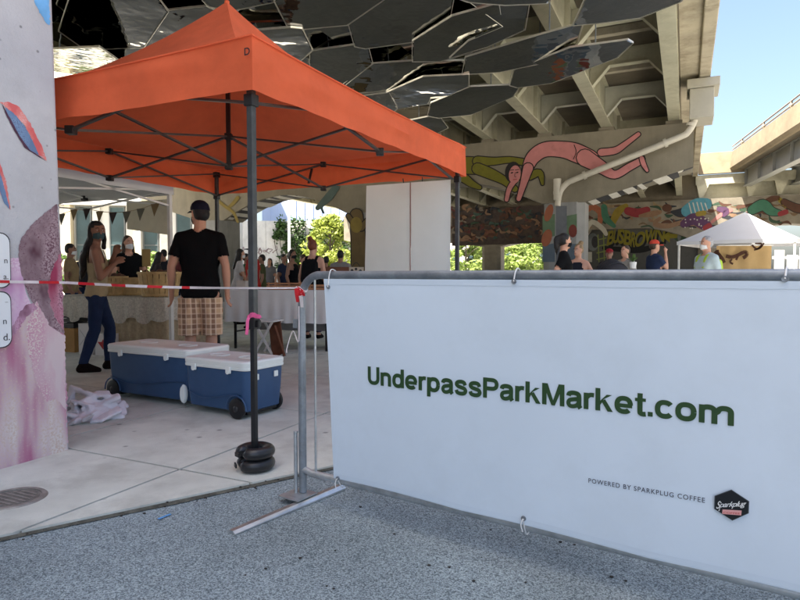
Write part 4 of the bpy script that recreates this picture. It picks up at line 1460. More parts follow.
mb.build('banner_tie', M_BLACK, hb)

# ------------------------------------------------------------------ steel crowd barrier
BQ = G(303, 499)
BD = Vector((-893, 600, 0)).normalized() * -1      # from the left post towards the right, nearer
BNR = Vector((BD.y, -BD.x, 0))                     # towards the camera
if BNR.y > 0: BNR = -BNR
bar_ = thing('crowd_barrier', 'galvanised steel crowd control barrier carrying the white banner', 'barrier', (BQ.x, BQ.y, 0), math.atan2(BD.y, BD.x))
# local: x along the barrier, y = away from the camera
def bl(px, py, off=0.0):
    p = onplane(px, py, BQ + BNR * off, BNR) - BQ
    return p.dot(BD), p.z
LB = 2.45
ZT, ZB = 1.1, 0.118
rt = 0.019
lt = [(0, 0, .036), (0, 0, .5), (0, 0, .93)] + [(0.12 - 0.12 * math.cos(a), 0, 0.98 + 0.12 * math.sin(a)) for a in [R(9 * k) for k in range(11)]] + [(0.4, 0, ZT), (1.2, 0, ZT), (LB - .12, 0, ZT)]
lt += [(LB - .12 + .12 * math.sin(R(9 * k)), 0, .98 + .12 * math.cos(R(9 * k))) for k in range(1, 11)] + [(LB, 0, .5), (LB, 0, .036)]
MB().tube(lt, rt, 14).build('barrier_frame', M_GALVD, bar_, 60)
MB().tube([(0.0, 0, ZB + .03), (0.03, 0, ZB + .028), (0.06, 0, ZB + .02), (1.2, 0, ZB + .02), (LB, 0, ZB + .02)], 0.017, 12).build('bottom_rail', M_GALV, bar_, 60)
xx = 0.085
while xx < LB - .05:
    MB().tube([(xx, 0.0, ZB + .02), (xx, 0.0, ZT - (.006 if xx > .12 else .02))], 0.0055, 8).build('upright_bar', M_GALV, bar_, 60)
    xx += 0.125
mb = MB()
for z in (0.36, .53, .72, .93):
    mb.tube([(0.06, 0.0, z), (.1, .0, z)], .005, 6)
# hook tab and sleeve on the post
mb2 = MB().tube([(-.028, -.018, .0), (-.03, -.018, .33)], .0095, 10).tube([(-.028, -.018, .33), (-.028, -.018, .337)], .011, 10)
mb2.build('foot_sleeve', M_GALV, bar_, 60)
MB().box(-.05, -.018, -.012, .012, .84, .885).build('hook_tab', M_GALVD, bar_, bevel=.004)
# foot bar
f0, f1 = G(231, 534), G(342, 489)
fd = (f1 - f0).normalized(); fn = Vector((-fd.y, fd.x, 0))
def loc(p):
    q = p - Vector((BQ.x, BQ.y, 0)); return Vector((q.dot(BD), -q.dot(BNR), p.z))
mb = MB()
a, b_ = f0, f1
w = .024
prof = [(-.028, .003), (-.028, .012), (-.012, .028), (.012, .028), (.028, .012), (.028, .003)]
def sec(p, k=1.0): return [loc(p + fn * x * k + Vector((0, 0, z * (0.55 if k < 1 else 1)))) for x, z in prof]
mb.prism(sec(a, .99), sec(b_))
mb.build('foot_bar', mk('polished_galvanised', (0.6, 0.62, 0.63), 0.33, 0.15, 10, metal=.85, stain=.3, stain_col=(.35, .36, .37)), bar_, 30)
mb = MB().box(-.06, .05, -.055, -.045, .028, .034).box(-.07, .06, -.1, .04, .0285, .0335)
mb.build('foot_bracket', M_GALV, bar_)

# ------------------------------------------------------------------ market banner on the barrier
bn = thing('market_banner', 'large pale white vinyl banner with green website lettering tied to the barrier', 'banner', (BQ.x, BQ.y, 0), math.atan2(BD.y, BD.x))
YO = -0.035
xL0, zTL = bl(324, 281, .035); xL1, zBL = bl(333.5, 485, .035)
M_VINYL = mk('banner_vinyl', (0.67, 0.77, 0.87), 0.5, 0.03, 1.2, 0.08, 5, spec=.3, stain=.16, stain_col=(.48, .55, .6), stain_scale=2.2)
zT_ = 1.082
def ban_y(X, z):
    return YO + 0.0018 * abs(noise.noise(Vector((X * 2.6 + z * .7, z * .5, 8)))) + 0.006 * noise.noise(Vector((X * 1.8, z * 2, 0))) + 0.0011 * noise.noise(Vector((X * 6, z * 7, 4)))
def banner_pt(x, f):
    """f=0 bottom, 1 top"""
    xl = xL1 + (xL0 - xL1) * f
    xr = LB - .1
    X = xl + (xr - xl) * x
    zb = 0.152 + .004 * math.sin(X * 3)
    z = zb + (zT_ - zb) * f - 0.006 * math.sin(math.pi * ((X - xL0) / 0.72 % 1)) * (1 - f) * -1
    y = ban_y(X, z)
    return X, y, z
vs, fs = [], []
NX, NZ = 90, 34
for j in range(NZ + 1):
    for i in range(NX + 1):
        vs.append(banner_pt(i / NX, j / NZ))
for j in range(NZ):
    for i in range(NX):
        k = j * (NX + 1) + i
        fs.append((k, k + 1, k + NX + 2, k + NX + 1))
MB().add(vs, fs).build('banner_sheet', M_VINYL, bn, 180)
M_HEM = mk('banner_hem_vinyl', (0.63, 0.73, 0.83), .5, .03, 3, .1, 40)
for f0_, f1_ in ((0.004, .026), (.974, .996)):
    hv = []
    for i in range(61):
        for f in (f0_, f1_):
            X, y, z = banner_pt(i / 60, f); hv.append((X, y - .0012, z))
    MB().add(hv, [(2 * i, 2 * i + 2, 2 * i + 3, 2 * i + 1) for i in range(60)]).build('banner_hem', M_HEM, bn)
M_GRN = mk('green_print', lin((44, 74, 40)), 0.55, 0.03, 3)
def put_text(s, bold, pL, pR, hpx, mat, off, shear=0, spacing=1.0, skew=0.0, font=True, name='lettering'):
    """pL, pR: photo pixels of the baseline ends; hpx = cap height in pixels at the left end"""
    vs, fs = text_mesh(s, bold, shear, spacing, font)
    W = max(v[0] for v in vs)
    xa, za = bl(*pL, .035); xb, zb = bl(*pR, .035)
    xh, zh = bl(pL[0], pL[1] - hpx, .035)
    sx = (xb - xa) / W; sz = (zh - za) / 0.727
    out = []
    for x, y in vs:
        X, Z = xa + x * sx, za + (zb - za) * x / W + y * sz
        out.append((X, ban_y(X, Z) - .0028, Z))
    return MB().add(out, fs).build(name, mat, bn)
parts_, W_ = grotesque('UnderpassParkMarket.com', .15, .055)
xa, za = bl(368.0, 384.0, .035); xb, zb = bl(734, 426.0, .035); xh, zh = bl(368, 384 - 17.8, .035)
mb = MB()
for k_, (vs, fs) in enumerate(parts_):
    q = []
    for x, y in vs:
        X, Z = xa + x * (xb - xa) / W_, za + (zb - za) * x / W_ + y * (zh - za) / .72
        q.append((X, ban_y(X, Z) - .0028 - .00025 * (k_ % 3), Z))
    mb.add(q, fs)
mb.build('lettering', M_GRN, bn)
M_INKB = mk('navy_print', lin((60, 66, 84)), 0.6)
put_text('POWERED BY SPARKPLUG COFFEE', 0.006, (588.5, 482.5), (705, 502.5), 4.6, M_INKB, 0.006, spacing=1.18)
hexp = [(731.7, 488.8), (749.5, 500.5), (749.0, 512.5), (732.6, 519.8), (714.5, 508), (714.8, 495)]
M_HEXR = mk('logo_rim', lin((88, 96, 104)), .5); M_HEXB = mk('logo_black', lin((22, 27, 32)), .5)
hx = [bl(x, y, .035) for x, y in hexp]
cx = sum(h[0] for h in hx) / 6; cz = sum(h[1] for h in hx) / 6
for k, off, mt, nm in ((1.0, .006, M_HEXR, 'logo_rim'), (0.955, .0068, M_HEXB, 'logo_face')):
    MB().add([(cx + (x - cx) * k, YO - off - .002, cz + (z - cz) * k) for x, z in hx], [tuple(range(6))]).build(nm, mt, bn)
M_LW = mk('logo_white', lin((225, 228, 228)), .5); M_LR = mk('logo_red', lin((196, 70, 72)), .5); M_LP = mk('logo_pink', lin((228, 172, 170)), .5)
vs, fs = text_mesh('Sparkplug', 0.012, 0.42, 0.86, False)
W = max(v[0] for v in vs)
xa, za = bl(716.5, 506.8, .035); xb, zb = bl(746.5, 509.5, .035)
def sy(x, y):   # larger swash capital S
    return y * (1.0 if x / W > .14 else 1.45) - (0 if x / W > .14 else .16)
s_ = (xb - xa) / W
MB().add([(xa + x * s_, YO - .0108, za + .0015 + (x / W) * .022 + sy(x, y) * s_ * 1.0) for x, y in vs], fs).build('logo_script', M_LW, bn)
xa, za = bl(722.5, 512.5, .035); xb, zb = bl(741.5, 512.5, .035)
MB().add([(xa, YO - .0105, za - .001), (xb, YO - .0105, za + .006), (xb + .001, YO - .0105, za + .0215), (xa + .001, YO - .0105, za + .0135)], [(0, 1, 2, 3)]).build('logo_badge', M_LP, bn)
vs, fs = text_mesh('COFFEE', 0.008)
W = max(v[0] for v in vs); s_ = (xb - xa - .006) / W
MB().add([(xa + .003 + x * s_, YO - .0115, za + .0015 + x / W * .007 + y * s_ * .62) for x, y in vs], fs).build('logo_lettering', M_LR, bn)
# grommets and cable ties
M_TIE = mk('white_cable_tie', (0.75, .75, .74), .4)
gro = [(329, 287, 1), (514.5, 281.5, 1), (338.5, 478, 0), (524, 518, 0), (785, 279, 1)]
for x, y, topq in gro:
    X, Z = bl(x, y, .035)
    MB().lathe([(.004, -.004), (.009, -.005), (.010, 0.0)], 14, (X, YO - .004, Z), 'Y').build('grommet', M_GALVD, bn, 40)
    zt_ = ZT if topq else ZB + .02
    rr_ = .025
    path = [(X, YO - .008, Z), (X + .002, -rr_ - .006, zt_ + (rr_ * .5 if topq else .0)), (X + .004, -.01, zt_ + (rr_ if topq else -rr_)), (X + .005, rr_, zt_), (X + .003, .012, Z), (X, YO + .004, Z)]
    MB().tube(smooth_path(path, 5), .0028, 6).build('cable_tie', M_TIE, bn, 60)
    if not topq:
        MB().tube(smooth_path([(X, YO - .012, Z), (X - .004, YO - .02, Z - .02), (X + .003, YO - .02, Z - .045)], 4), .0022, 6).build('tie_tail', M_TIE, bn)

# ------------------------------------------------------------------ red and white barrier tape and string
M_RED = mk('tape_red', lin((205, 35, 45)), .5, .1, 20, trans=.15)
M_TWH = mk('tape_white', lin((225, 215, 215)), .5, .1, 20, trans=.15)
tp = onplane(-6, 281.5, VD * (VP + .02), VD); tc_ = onplane(65.6, 282.6, VD * (VP + .02), VD); te = Vector((BQ.x, BQ.y, 0)) + Vector((0, 0, 1.06)) - BNR * .0
te = at(302, 288, BQ.y - .02)
pts = [tp + (tc_ - tp) * (i / 10) for i in range(11)] + [tc_ + (te - tc_) * (i / 60) - Vector((0, 0, .012 * math.sin(math.pi * i / 60))) for i in range(1, 61)]
mb = MB()
acc = 0
for i in range(len(pts) - 1):
    L_ = (pts[i + 1] - pts[i]).length
    tw_ = 0.5 * math.sin(i * .21)
    acc += L_
    f = i / len(pts)
    wdt = .016 if f < .45 else .016 - (f - .45) * .016
    redp = (acc % .28) < .12 and f < .62
    up = Vector((0, math.sin(tw_), math.cos(tw_)))
    mb.bar(pts[i], pts[i + 1], .0012, wdt, up=up, mi=0 if redp else 1)
tape = mb.build('barrier_tape', [M_RED, M_TWH], fix=True)
tag(tape, 'red and white striped tape strung from the painted pillar to the barrier post', 'barrier tape')
knot = thing('tape_knot', 'crumpled red and white tape knotted round the top of the barrier post', 'tape knot', (BQ.x, BQ.y, 1.03), 0)
mb = MB()
rr = random.Random(4)
kp = [(-.024 * math.cos(a), -.024 * math.sin(a), .01 * math.sin(2 * a)) for a in [R(30 * k) for k in range(12)]]
mb.tube(kp, .008, 6, closed=True)
mb.build('knot_loop', M_TWH, knot)
mb = MB()
for dx_, dz_, m_ in ((-.01, -.06, 0), (.01, -.085, 1), (.018, -.03, 0), (-.002, -.035, 0), (.006, -.05, 0)):
    q = smooth_path([(-.02, -.024, .006), (-.008 + dx_, -.032, dz_ * .4), (-.004 + dx_, -.028, dz_)], 4)
    for i in range(len(q) - 1):
        mb.bar(q[i], q[i + 1], .022 - i * .001, .002, up=(.3, 1, 0), mi=m_)
mb.build('knot_tail', [M_RED, M_TWH], knot)
stp = [Vector((BQ.x - .01, BQ.y - .022, .95)), Vector((BQ.x - .012, BQ.y - .022, .78)), at(293, 331, BQ.y + .02), at(287.5, 346, BQ.y + .03), at(286.5, 353, BQ.y + .03)]
sstr = MB().tube(smooth_path(stp, 6), .0028, 6).build('string', M_TWH)
tag(sstr, 'loose white string hanging off the left barrier post', 'string')

# ------------------------------------------------------------------ coolers
M_COOL = mk('cooler_blue', lin((52, 82, 118)), 0.42, 0.05, 3, 0.12, 120, spec=.4, stain=.25, stain_col=lin((34, 62, 100)), stain_scale=5)
M_LID = mk('cooler_lid_white', (0.82, 0.85, 0.8), 0.45, 0.03, 4, .05, 60)
M_HUB = mk('wheel_hub', (0.03, 0.03, 0.032), .35)
def cooler(name, label, corner, ang, L, D, H, wheel_x, handle_left):
    """local x along the front (0..-L to the left of the near right corner), y = back"""
    t = thing(name, label, 'cooler', corner, ang, 'blue wheeled coolers under the tent')
    hb_ = H - .075
    mb = MB()
    def rr_ring(x0, x1, y0, y1, r_, z, n=5):
        return [(x0 + x, y0 + y, z) for x, y in rrect(x1 - x0, y1 - y0, r_, n)]
    tp_ = .016
    rings = [(tp_ + .02, .03, .05), (tp_ + .004, .04, .06), (tp_, .05, .085), (.006, .05, hb_ * .6), (0, .05, hb_)]
    vs, fs = [], []
    for ins, r_, z in rings:
        vs += rr_ring(-L + ins, -ins, ins, D - ins, r_, z)
    n_ = len(vs) // len(rings)
    for i in range(len(rings) - 1):
        for j in range(n_):
            fs.append((i * n_ + j, i * n_ + (j + 1) % n_, (i + 1) * n_ + (j + 1) % n_, (i + 1) * n_ + j))
    fs.append(tuple(range(n_ - 1, -1, -1))); fs.append(tuple((len(rings) - 1) * n_ + j for j in range(n_)))
    MB().add(vs, fs).build('cooler_body', M_COOL, t, 35)
    vs, fs = [], []
    rings = [(.002, .05, hb_ + .002), (-.012, .06, hb_ + .004), (-.014, .062, hb_ + .02), (-.010, .06, hb_ + .024), (-.012, .06, hb_ + .03), (-.014, .062, hb_ + .058), (-.006, .058, hb_ + .07), (.02, .05, H), (.035, .045, H), (.04, .045, H - .004)]
    for ins, r_, z in rings:
        vs += rr_ring(-L + ins, -ins, ins, D - ins, r_, z)
    n_ = len(vs) // len(rings)
    for i in range(len(rings) - 1):
        for j in range(n_):
            fs.append((i * n_ + j, i * n_ + (j + 1) % n_, (i + 1) * n_ + (j + 1) % n_, (i + 1) * n_ + j))
    fs.append(tuple(range(n_ - 1, -1, -1))); fs.append(tuple((len(rings) - 1) * n_ + j for j in range(n_)))
    lid = MB().add(vs, fs).build('lid', M_LID, t, 35)
    for cx in (-L * .74, -L * .26):      # moulded cup recess rims on the lid
        pts = [(cx - .08 + x, D * .5 - .05 + y, H - .002) for x, y in rrect(.16, .1, .03)]
        MB().tube(pts, .004, 6, closed=True).build('lid_recess', M_LID, lid, 60)
    for fx in (.2, .76):
        x = -L + L * fx
        o = MB().box(x - .024, x + .024, -.03, -.012, hb_ - .022, hb_ + .03).build('latch', M_LID, t, bevel=.006)
        MB().box(x - .012, x + .012, -.034, -.029, hb_ - .026, hb_ - .004).build('latch_tab', M_LID, o, bevel=.003)
    for fy in (.25, .75):
        MB().box(.0, .012, D * fy - .02, D * fy + .02, hb_ - .075, hb_ - .03).build('hinge', M_LID, t, bevel=.004)
    xw = wheel_x
    for y in (-.012, D - .03):
        w = MB().lathe([(.0, -.0), (.03, 0), (.06, .002), (.078, .008), (.08, .022), (.076, .036), (.05, .04), (.0, .04)], 28, (xw, y, .08), 'Y').build('wheel', M_BLACK, t, 35)
        MB().lathe([(.0, -.008), (.014, -.008), (.022, -.003), (.026, .001)], 16, (xw, y, .08), 'Y').build('wheel_hub', M_HUB, w, 35)
    # wheel arch lip
    arch = [(xw + .1 * math.cos(a), -.004, .08 + .1 * math.sin(a)) for a in [R(-5 + 19 * k) for k in range(11)]]
    MB().tube(arch, .006, 6).build('wheel_arch', M_COOL, t, 60)
    MB().box(xw - .09, xw + .06, .05, D - .05, .03, .1).build('axle_block', M_BLACK, t)
    # wavy moulding line and vents on the body
    q = smooth_path([(-L + .04, .002, hb_ * .47), (-L * .7, -.001, hb_ * .36), (-L * .45, -.001, hb_ * .42), (-L * .2, .0, hb_ * .5), (-.05, .002, hb_ * .52)], 8)
    MB().tube(q, .0035, 6).build('moulded_line', M_COOL, t, 60)
    # end handle
    xs = -L + .006 if handle_left else .004
    sgn = -1 if handle_left else 1
    hp = [(xs, D * .22, hb_ - .07), (xs + sgn * .03, D * .26, hb_ - .09), (xs + sgn * .034, D * .5, hb_ - .095), (xs + sgn * .03, D * .74, hb_ - .09), (xs, D * .78, hb_ - .07)]
    MB().tube(smooth_path(hp, 5), .012, 8).build('end_handle', M_LID, t, 60)
    return t
c2 = G(246.5, 424); c2l = G(188.5, 414)
d2 = (c2 - c2l).normalized()
cooler('cooler', 'smaller blue cooler with white lid, nearer the tent leg', (c2.x, c2.y, .021), math.atan2(d2.y, d2.x), (c2 - c2l).length + .04, .42, .44, -.1, True)
c1 = G(190, 411.5); c1l = G(111, 400)
d1 = (c1 - c1l).normalized()
t1 = cooler('cooler', 'larger blue cooler with white lid behind, beside the white cloth heap', (c1.x, c1.y, .021), math.atan2(d1.y, d1.x), (c1 - c1l).length + .04, .46, .48, -((c1 - c1l).length) + .03, False)
mb = MB().lathe([(0, -.02), (.05, -.02), (.06, -.005), (.055, .01), (0, .012)], 20, (0, 0, 0), 'Y')
mb.v = [(x * .55 - .03, y - .03, z * 1.3 + .125) for x, y, z in mb.v]
mb.build('drain_plug', M_LID, t1, 40)

# ------------------------------------------------------------------ heap of white cloth beside the pillar
hp = G(95, 417, .02)
rr = random.Random(19)
grp = []
for i in range(26):
    a = rr.uniform(0, 6.28); q = rr.uniform(0, 1) ** .6
    cx_, cy_ = q * .22 * math.cos(a), q * .17 * math.sin(a)
    cz_ = .02 + (1 - q) * rr.uniform(.03, .11)
    th_ = rr.uniform(0, 6.28); L_ = rr.uniform(.06, .14)
    p = Vector((cx_, cy_, cz_))
    d_ = Vector((math.cos(th_), math.sin(th_), rr.uniform(-.35, .25))) * L_
    e_ = Vector((-math.sin(th_), math.cos(th_), rr.uniform(-1.1, .4))) * rr.uniform(.03, .07)
    r_ = rr.uniform(.007, .013)
    grp.append([(p - d_, r_), (p + d_, r_), (p + d_ * .7 + e_, r_), (p - d_ * .6 + e_ * 1.2, r_)])
grp.append([((-.2, 0, .0), .02), ((.2, -.03, .0), .02), ((.02, .12, .0), .02), ((0, -.13, 0), .02), ((0, 0, .05), .03)])
grp.append([((-.23, .04, .02), .012), ((-.2, .1, .02), .012), ((-.17, .06, .14), .008), ((-.21, .09, .15), .008)])
grp.append([((-.17, .06, .14), .01), ((-.21, .09, .15), .009), ((-.02, .02, .11), .012), ((-.04, .08, .08), .012)])
me = hull_obj(grp, 'cloth_heap', .0065, 4)
for v in me.vertices:
    v.co.z = max(v.co.z, .001)
wrinkle(me, .006, 16, 2)
me.polygons.foreach_set('use_smooth', [True] * len(me.polygons))
cl = mesh_obj('cloth_heap', me, mk('lilac_white_cloth', lin((228, 224, 228)), .9, .05, 5, .3, 60))
cl.location = hp
cl.scale = (1.12, 1.12, 1.45)
tag(cl, 'crumpled heap of white cloth on the pavement between pillar and cooler', 'cloth')
# ------------------------------------------------------------------ people
M_SKIN = mk('skin_light', lin((200, 150, 125)), 0.55, 0.06, 6, spec=.35)
M_SKIN2 = mk('skin_tanned', lin((150, 110, 90)), 0.55, 0.06, 6, spec=.35)
M_EYE = mk('eye_white', (.7, .68, .65), .3); M_IRIS = mk('eye_dark', (.03, .02, .015), .25); M_LIP = mk('lip', lin((165, 95, 90)), .5); M_BROW = mk('brow', (.03, .02, .015), .8)
HAIRC = {'dark': (.012, .009, .008), 'brown': (.05, .028, .016), 'red': (.16, .04, .015), 'blond': (.26, .17, .08), 'grey': (.32, .31, .32), 'black': (.008, .008, .009)}
def cloth_mat(nm, c): return mk('cloth_' + nm, lin(c), .92, .1, 12, .35, 90, spec=.15)
def lerp(a, b_, t): return Vector(a) + (Vector(b_) - Vector(a)) * t
def person(label, loc, face, H=1.7, build_=1.0, skin=M_SKIN, yaw=0.0, nod=0.0, hair='dark', style='short', top=('black', (20, 20, 22)), topkind='tee', bottom=('jeans', (45, 58, 85)), btm='trousers',
           shoe=('shoe', (30, 26, 24)), la=None, ra=None, mask=None, cap=None, near=False, lean=0.0, group=None, stance=None, strap=None):
    """local frame: figure faces +y, its right is +x. la / ra: (elbow, wrist) in metres for a 1.75 m figure"""
    s = H / 1.75
    t = thing('person', label, 'person', loc, face, group)
    t.scale = (s, s, s)
    vox = 0.0085 if near else 0.02
    w = build_
    ln = lambda p: Vector((p[0], p[1] + lean * (p[2] - .9) if p[2] > .9 else p[1], p[2]))
    st = stance or {}
    LK = st.get('lk', (-.1, .015, .49)); LA_ = st.get('la', (-.105, -.02, .085)); RK = st.get('rk', (.1, .015, .49)); RA_ = st.get('ra', (.105, -.02, .085))
    la = la or ((-.245 * w, -.03, 1.12), (-.265 * w, .06, .865)); ra = ra or ((.245 * w, -.03, 1.12), (.265 * w, .06, .865))
    SL, SR = ln((-.178 * w, -.005, 1.40)), ln((.178 * w, -.005, 1.40))
    def torso(k):
        return [
            [((-.075 * w, 0, .93), .108 * w + k), ((.075 * w, 0, .93), .108 * w + k), ((-.07 * w, -.035, .90), .10 * w + k), ((.07 * w, -.035, .90), .10 * w + k), (ln((-.055 * w, .01, 1.08)), .1 * w + k), (ln((.055 * w, .01, 1.08)), .1 * w + k)],
            [(ln((-.055 * w, .01, 1.08)), .1 * w + k), (ln((.055 * w, .01, 1.08)), .1 * w + k), (ln((-.082 * w, .01, 1.28)), .108 * w + k), (ln((.082 * w, .01, 1.28)), .108 * w + k)],
            [(ln((-.082 * w, .01, 1.28)), .108 * w + k), (ln((.082 * w, .01, 1.28)), .108 * w + k), (ln((-.145 * w, -.005, 1.405)), .058 + k), (ln((.145 * w, -.005, 1.405)), .058 + k), (ln((0, -.012, 1.45)), .058 + k)]]
    NP = ln((0, -.005, 1.50)); HP = ln((0, .012, 1.575))
    rot = Matrix.Rotation(yaw, 3, 'Z') @ Matrix.Rotation(-nod, 3, 'X')
    def hd(p): return HP + rot @ Vector(p)
    def armset(k, wr=True):
        out = []
        for S, (e, q) in ((SL, la), (SR, ra)):
            e, q = ln(e), ln(q)
            out.append([(S, .054 * w + k), (lerp(S, e, .45), .05 * w + k), (e, .040 + k)])
            if wr:
                out.append([(e, .040 + k), (lerp(e, q, .3), .042 + k), (q, .027 + k)])
        return out
    def hand(e, q, side):
        e, q = ln(e), ln(q)
        d = (q - e).normalized()
        ac = Vector((0, 1, 0)) if abs(d.y) < .8 else Vector((0, 0, 1))
        ac = (ac - d * ac.dot(d)).normalized()     # palm width direction
        nm = d.cross(ac) * side
        pe = q + d * .085
        g = [[(q, .027), (pe + ac * .026, .014), (pe - ac * .026, .014), (q + d * .04, .026)]]
        if near:
            for k, (o_, L_) in enumerate(((.030, .07), (.010, .08), (-.010, .075), (-.029, .058))):
                b0 = pe + ac * o_
                b1 = b0 + d * L_ * .5 + nm * .008
                b2 = b1 + d * L_ * .42 + nm * .024
                g += [[(b0 - d * .015, .0105), (b1, .0098)], [(b1, .0098), (b2, .0085)]]
            th0 = q + d * .025 + ac * .025
            th1 = th0 + (d * .035 + ac * .028 + nm * .006)
            th2 = th1 + (d * .034 + ac * .004 + nm * .008)
            g += [[(th0, .014), (th1, .0115)], [(th1, .0115), (th2, .0095)]]
        else:
            g += [[(pe, .02), (pe + d * .06 + nm * .025, .014)], [(q + d * .025 + ac * .02, .013), (q + d * .07 + ac * .045, .01)]]
        return g
    def legs(k, to=None):
        return [[((-.09 * w, -.005, .88), .095 * w + k), (lerp((-.09 * w, 0, .88), LK, .5), .078 * w + k), (LK, .056 + k)], [(LK, .056 + k), (lerp(LK, LA_, .3), .056 + k), (LA_, .038 + k)],
                [((.09 * w, -.005, .88), .095 * w + k), (lerp((.09 * w, 0, .88), RK, .5), .078 * w + k), (RK, .056 + k)], [(RK, .056 + k), (lerp(RK, RA_, .3), .056 + k), (RA_, .038 + k)]]
    def feet(k):
        out = []
        for A_, sx in ((LA_, -1), (RA_, 1)):
            A_ = Vector(A_)
            z0 = A_.z - .085
            out.append([(A_, .038 + k), (A_ + Vector((0, -.03, -.045)), .036 + k), (A_ + Vector((sx * .01, .09, -.06)), .03 + k), (A_ + Vector((sx * .014, .17, -.063)), .022 + k)])
        return out
    head = [[(hd((0, -.012, .105)), (.076, .09, .085)), (hd((0, .0, .07)), (.073, .085, .08))],
            [(hd((0, .0, .06)), .072), (hd((0, .05, .0)), .036), (hd((0, .066, -.022)), .024), (hd((-.03, .03, -.005)), .03), (hd((.03, .03, -.005)), .03)],
            [(hd((0, .082, .075)), .012), (hd((0, .098, .038)), .0125), (hd((0, .08, .03)), .016)],
            [(hd((-.076, -.01, .075)), (.012, .022, .03)), (hd((-.076, -.01, .045)), (.01, .015, .018))], [(hd((.076, -.01, .075)), (.012, .022, .03)), (hd((.076, -.01, .045)), (.01, .015, .018))],
            [(hd((-.026, .074, .012)), .008), (hd((.026, .074, .012)), .008), (hd((0, .083, .010)), .011)]]
    neck = [[(ln((0, -.012, 1.43)), .062 * (w if w < 1.1 else 1.1)), (NP, .053), (hd((0, -.02, .02)), .055)]]
    g = torso(0) + neck + head + armset(0) + legs(0) + feet(-.004) + hand(la[0], la[1], -1) + hand(ra[0], ra[1], 1)
    body = mesh_obj('body', hull_obj(g, 'body', vox, 3 if near else 2), skin, t)
    # face
    for sx in (-1, 1):
        p = hd((sx * .031, .079, .075))
        e = MB().ball(p, (.011, .008, .0055), 10, 6); e.build('eye', M_EYE, t, 60)
        MB().ball(hd((sx * .031, .0835, .075)), .0056, 8, 6).build('iris', M_IRIS, t, 60)
        MB().tube([hd((sx * .05, .074, .097)), hd((sx * .032, .087, .103)), hd((sx * .014, .089, .099))], .004, 5).build('eyebrow', M_BROW, t, 60)
    if not mask:
        MB().tube([hd((-.024, .079, .008)), hd((0, .092, .011)), hd((.024, .079, .008))], [.003, .006, .003], 6).build('mouth', M_LIP, t, 60)
    # top
    tm = cloth_mat(top[0], top[1])
    if topkind in ('tee', 'long', 'loose'):
        k = .016 if topkind != 'loose' else .028
        me = hull_obj(torso(k) + armset(k - .001, topkind == 'long'), 'shirt', vox * 1.15, 4)
        cuts = []
        for S, (e, q) in ((SL, la), (SR, ra)):
            e, q = ln(e), ln(q)
            d = (e - S).normalized()
            cuts.append((S, d, (e - S).length * .66))
        hemz = .80 if topkind != 'loose' else .76
        def pred(c):
            if c.z < hemz: return True
            if (c - (NP - Vector((0, 0, .035)))).length < .075: return True
            if topkind != 'long':
                for S, d, L_ in cuts:
                    q = c - S
                    if q.dot(d) > L_ and (q - d * q.dot(d)).length < .09 and abs(c.x) > .188 * w: return True
            else:
                for (e, q0) in (la, ra):
                    q0 = ln(q0); d = (q0 - ln(e)).normalized()
                    if (c - q0).dot(d) > -.015 and (c - q0).length < .1: return True
            return False
        trim(me, pred)
        wrinkle(me, .010 if near else .006, 7, loc[0])
        mesh_obj('shirt', me, tm, t)
    else:   # tank
        me = hull_obj(torso(.017), 'tank_top', vox * 1.1, 4)
        trim(me, lambda c: c.z < .875 or c.z > 1.43 or (c.z > 1.27 and abs(c.x) > .105 * w + (1.43 - c.z) * .25))
        wrinkle(me, .007, 8, loc[0])
        mesh_obj('tank_top', me, tm, t)
    # bottoms
    bmt = mk_plaid('plaid_cotton') if bottom[0] == 'plaid' and 'plaid' not in MATS else (MATS['plaid'] if bottom[0] == 'plaid' else cloth_mat(bottom[0], bottom[1]))
    if bottom[0] == 'plaid': MATS['plaid'] = bmt
    if btm == 'trousers':
        me = hull_obj(legs(.012) + [torso(.011)[0]], 'trousers', vox * 1.1, 3)
        trim(me, lambda c: c.z > (.92 if topkind == 'tank' else .84) or c.z < .10)
        wrinkle(me, .006, 9, 3)
        mesh_obj('trousers', me, bmt, t)
    elif btm == 'shorts':
        sg = []
        for sx, K in ((-1, LK), (1, RK)):
            sg.append([((sx * .085 * w, -.01, .9), .125 * w), ((sx * .11 * w, .0, .47), .105)])
        me = hull_obj(sg + [torso(.018)[0]], 'shorts', vox * 1.1, 3)
        trim(me, lambda c: c.z > .83 or c.z < .46)
        wrinkle(me, .014, 6, 3)
        mesh_obj('shorts', me, bmt, t)
    else:
        me = hull_obj([[((-.08, 0, .95), .12), ((.08, 0, .95), .12), ((-.14, 0, .45), .14), ((.14, 0, .45), .14)]], 'skirt', vox * 1.2, 3)
        trim(me, lambda c: c.z > 1.02 or c.z < .42)
        wrinkle(me, .012, 6, 2)
        mesh_obj('skirt', me, bmt, t)
    sm = cloth_mat(shoe[0], shoe[1])
    hi = .17 if shoe[0] == 'boot' else .085
    for ft, A_, K_ in zip(feet(.008), (LA_, RA_), (LK, RK)):
        me = hull_obj([ft] + ([[(A_, .046), (lerp(A_, K_, .25), .052)]] if shoe[0] == 'boot' else []), 'shoe', vox, 2)
        trim(me, lambda c: c.z > hi)
        for v in me.vertices:
            v.co.z = max(v.co.z, .001)
        mesh_obj('shoe', me, sm, t)
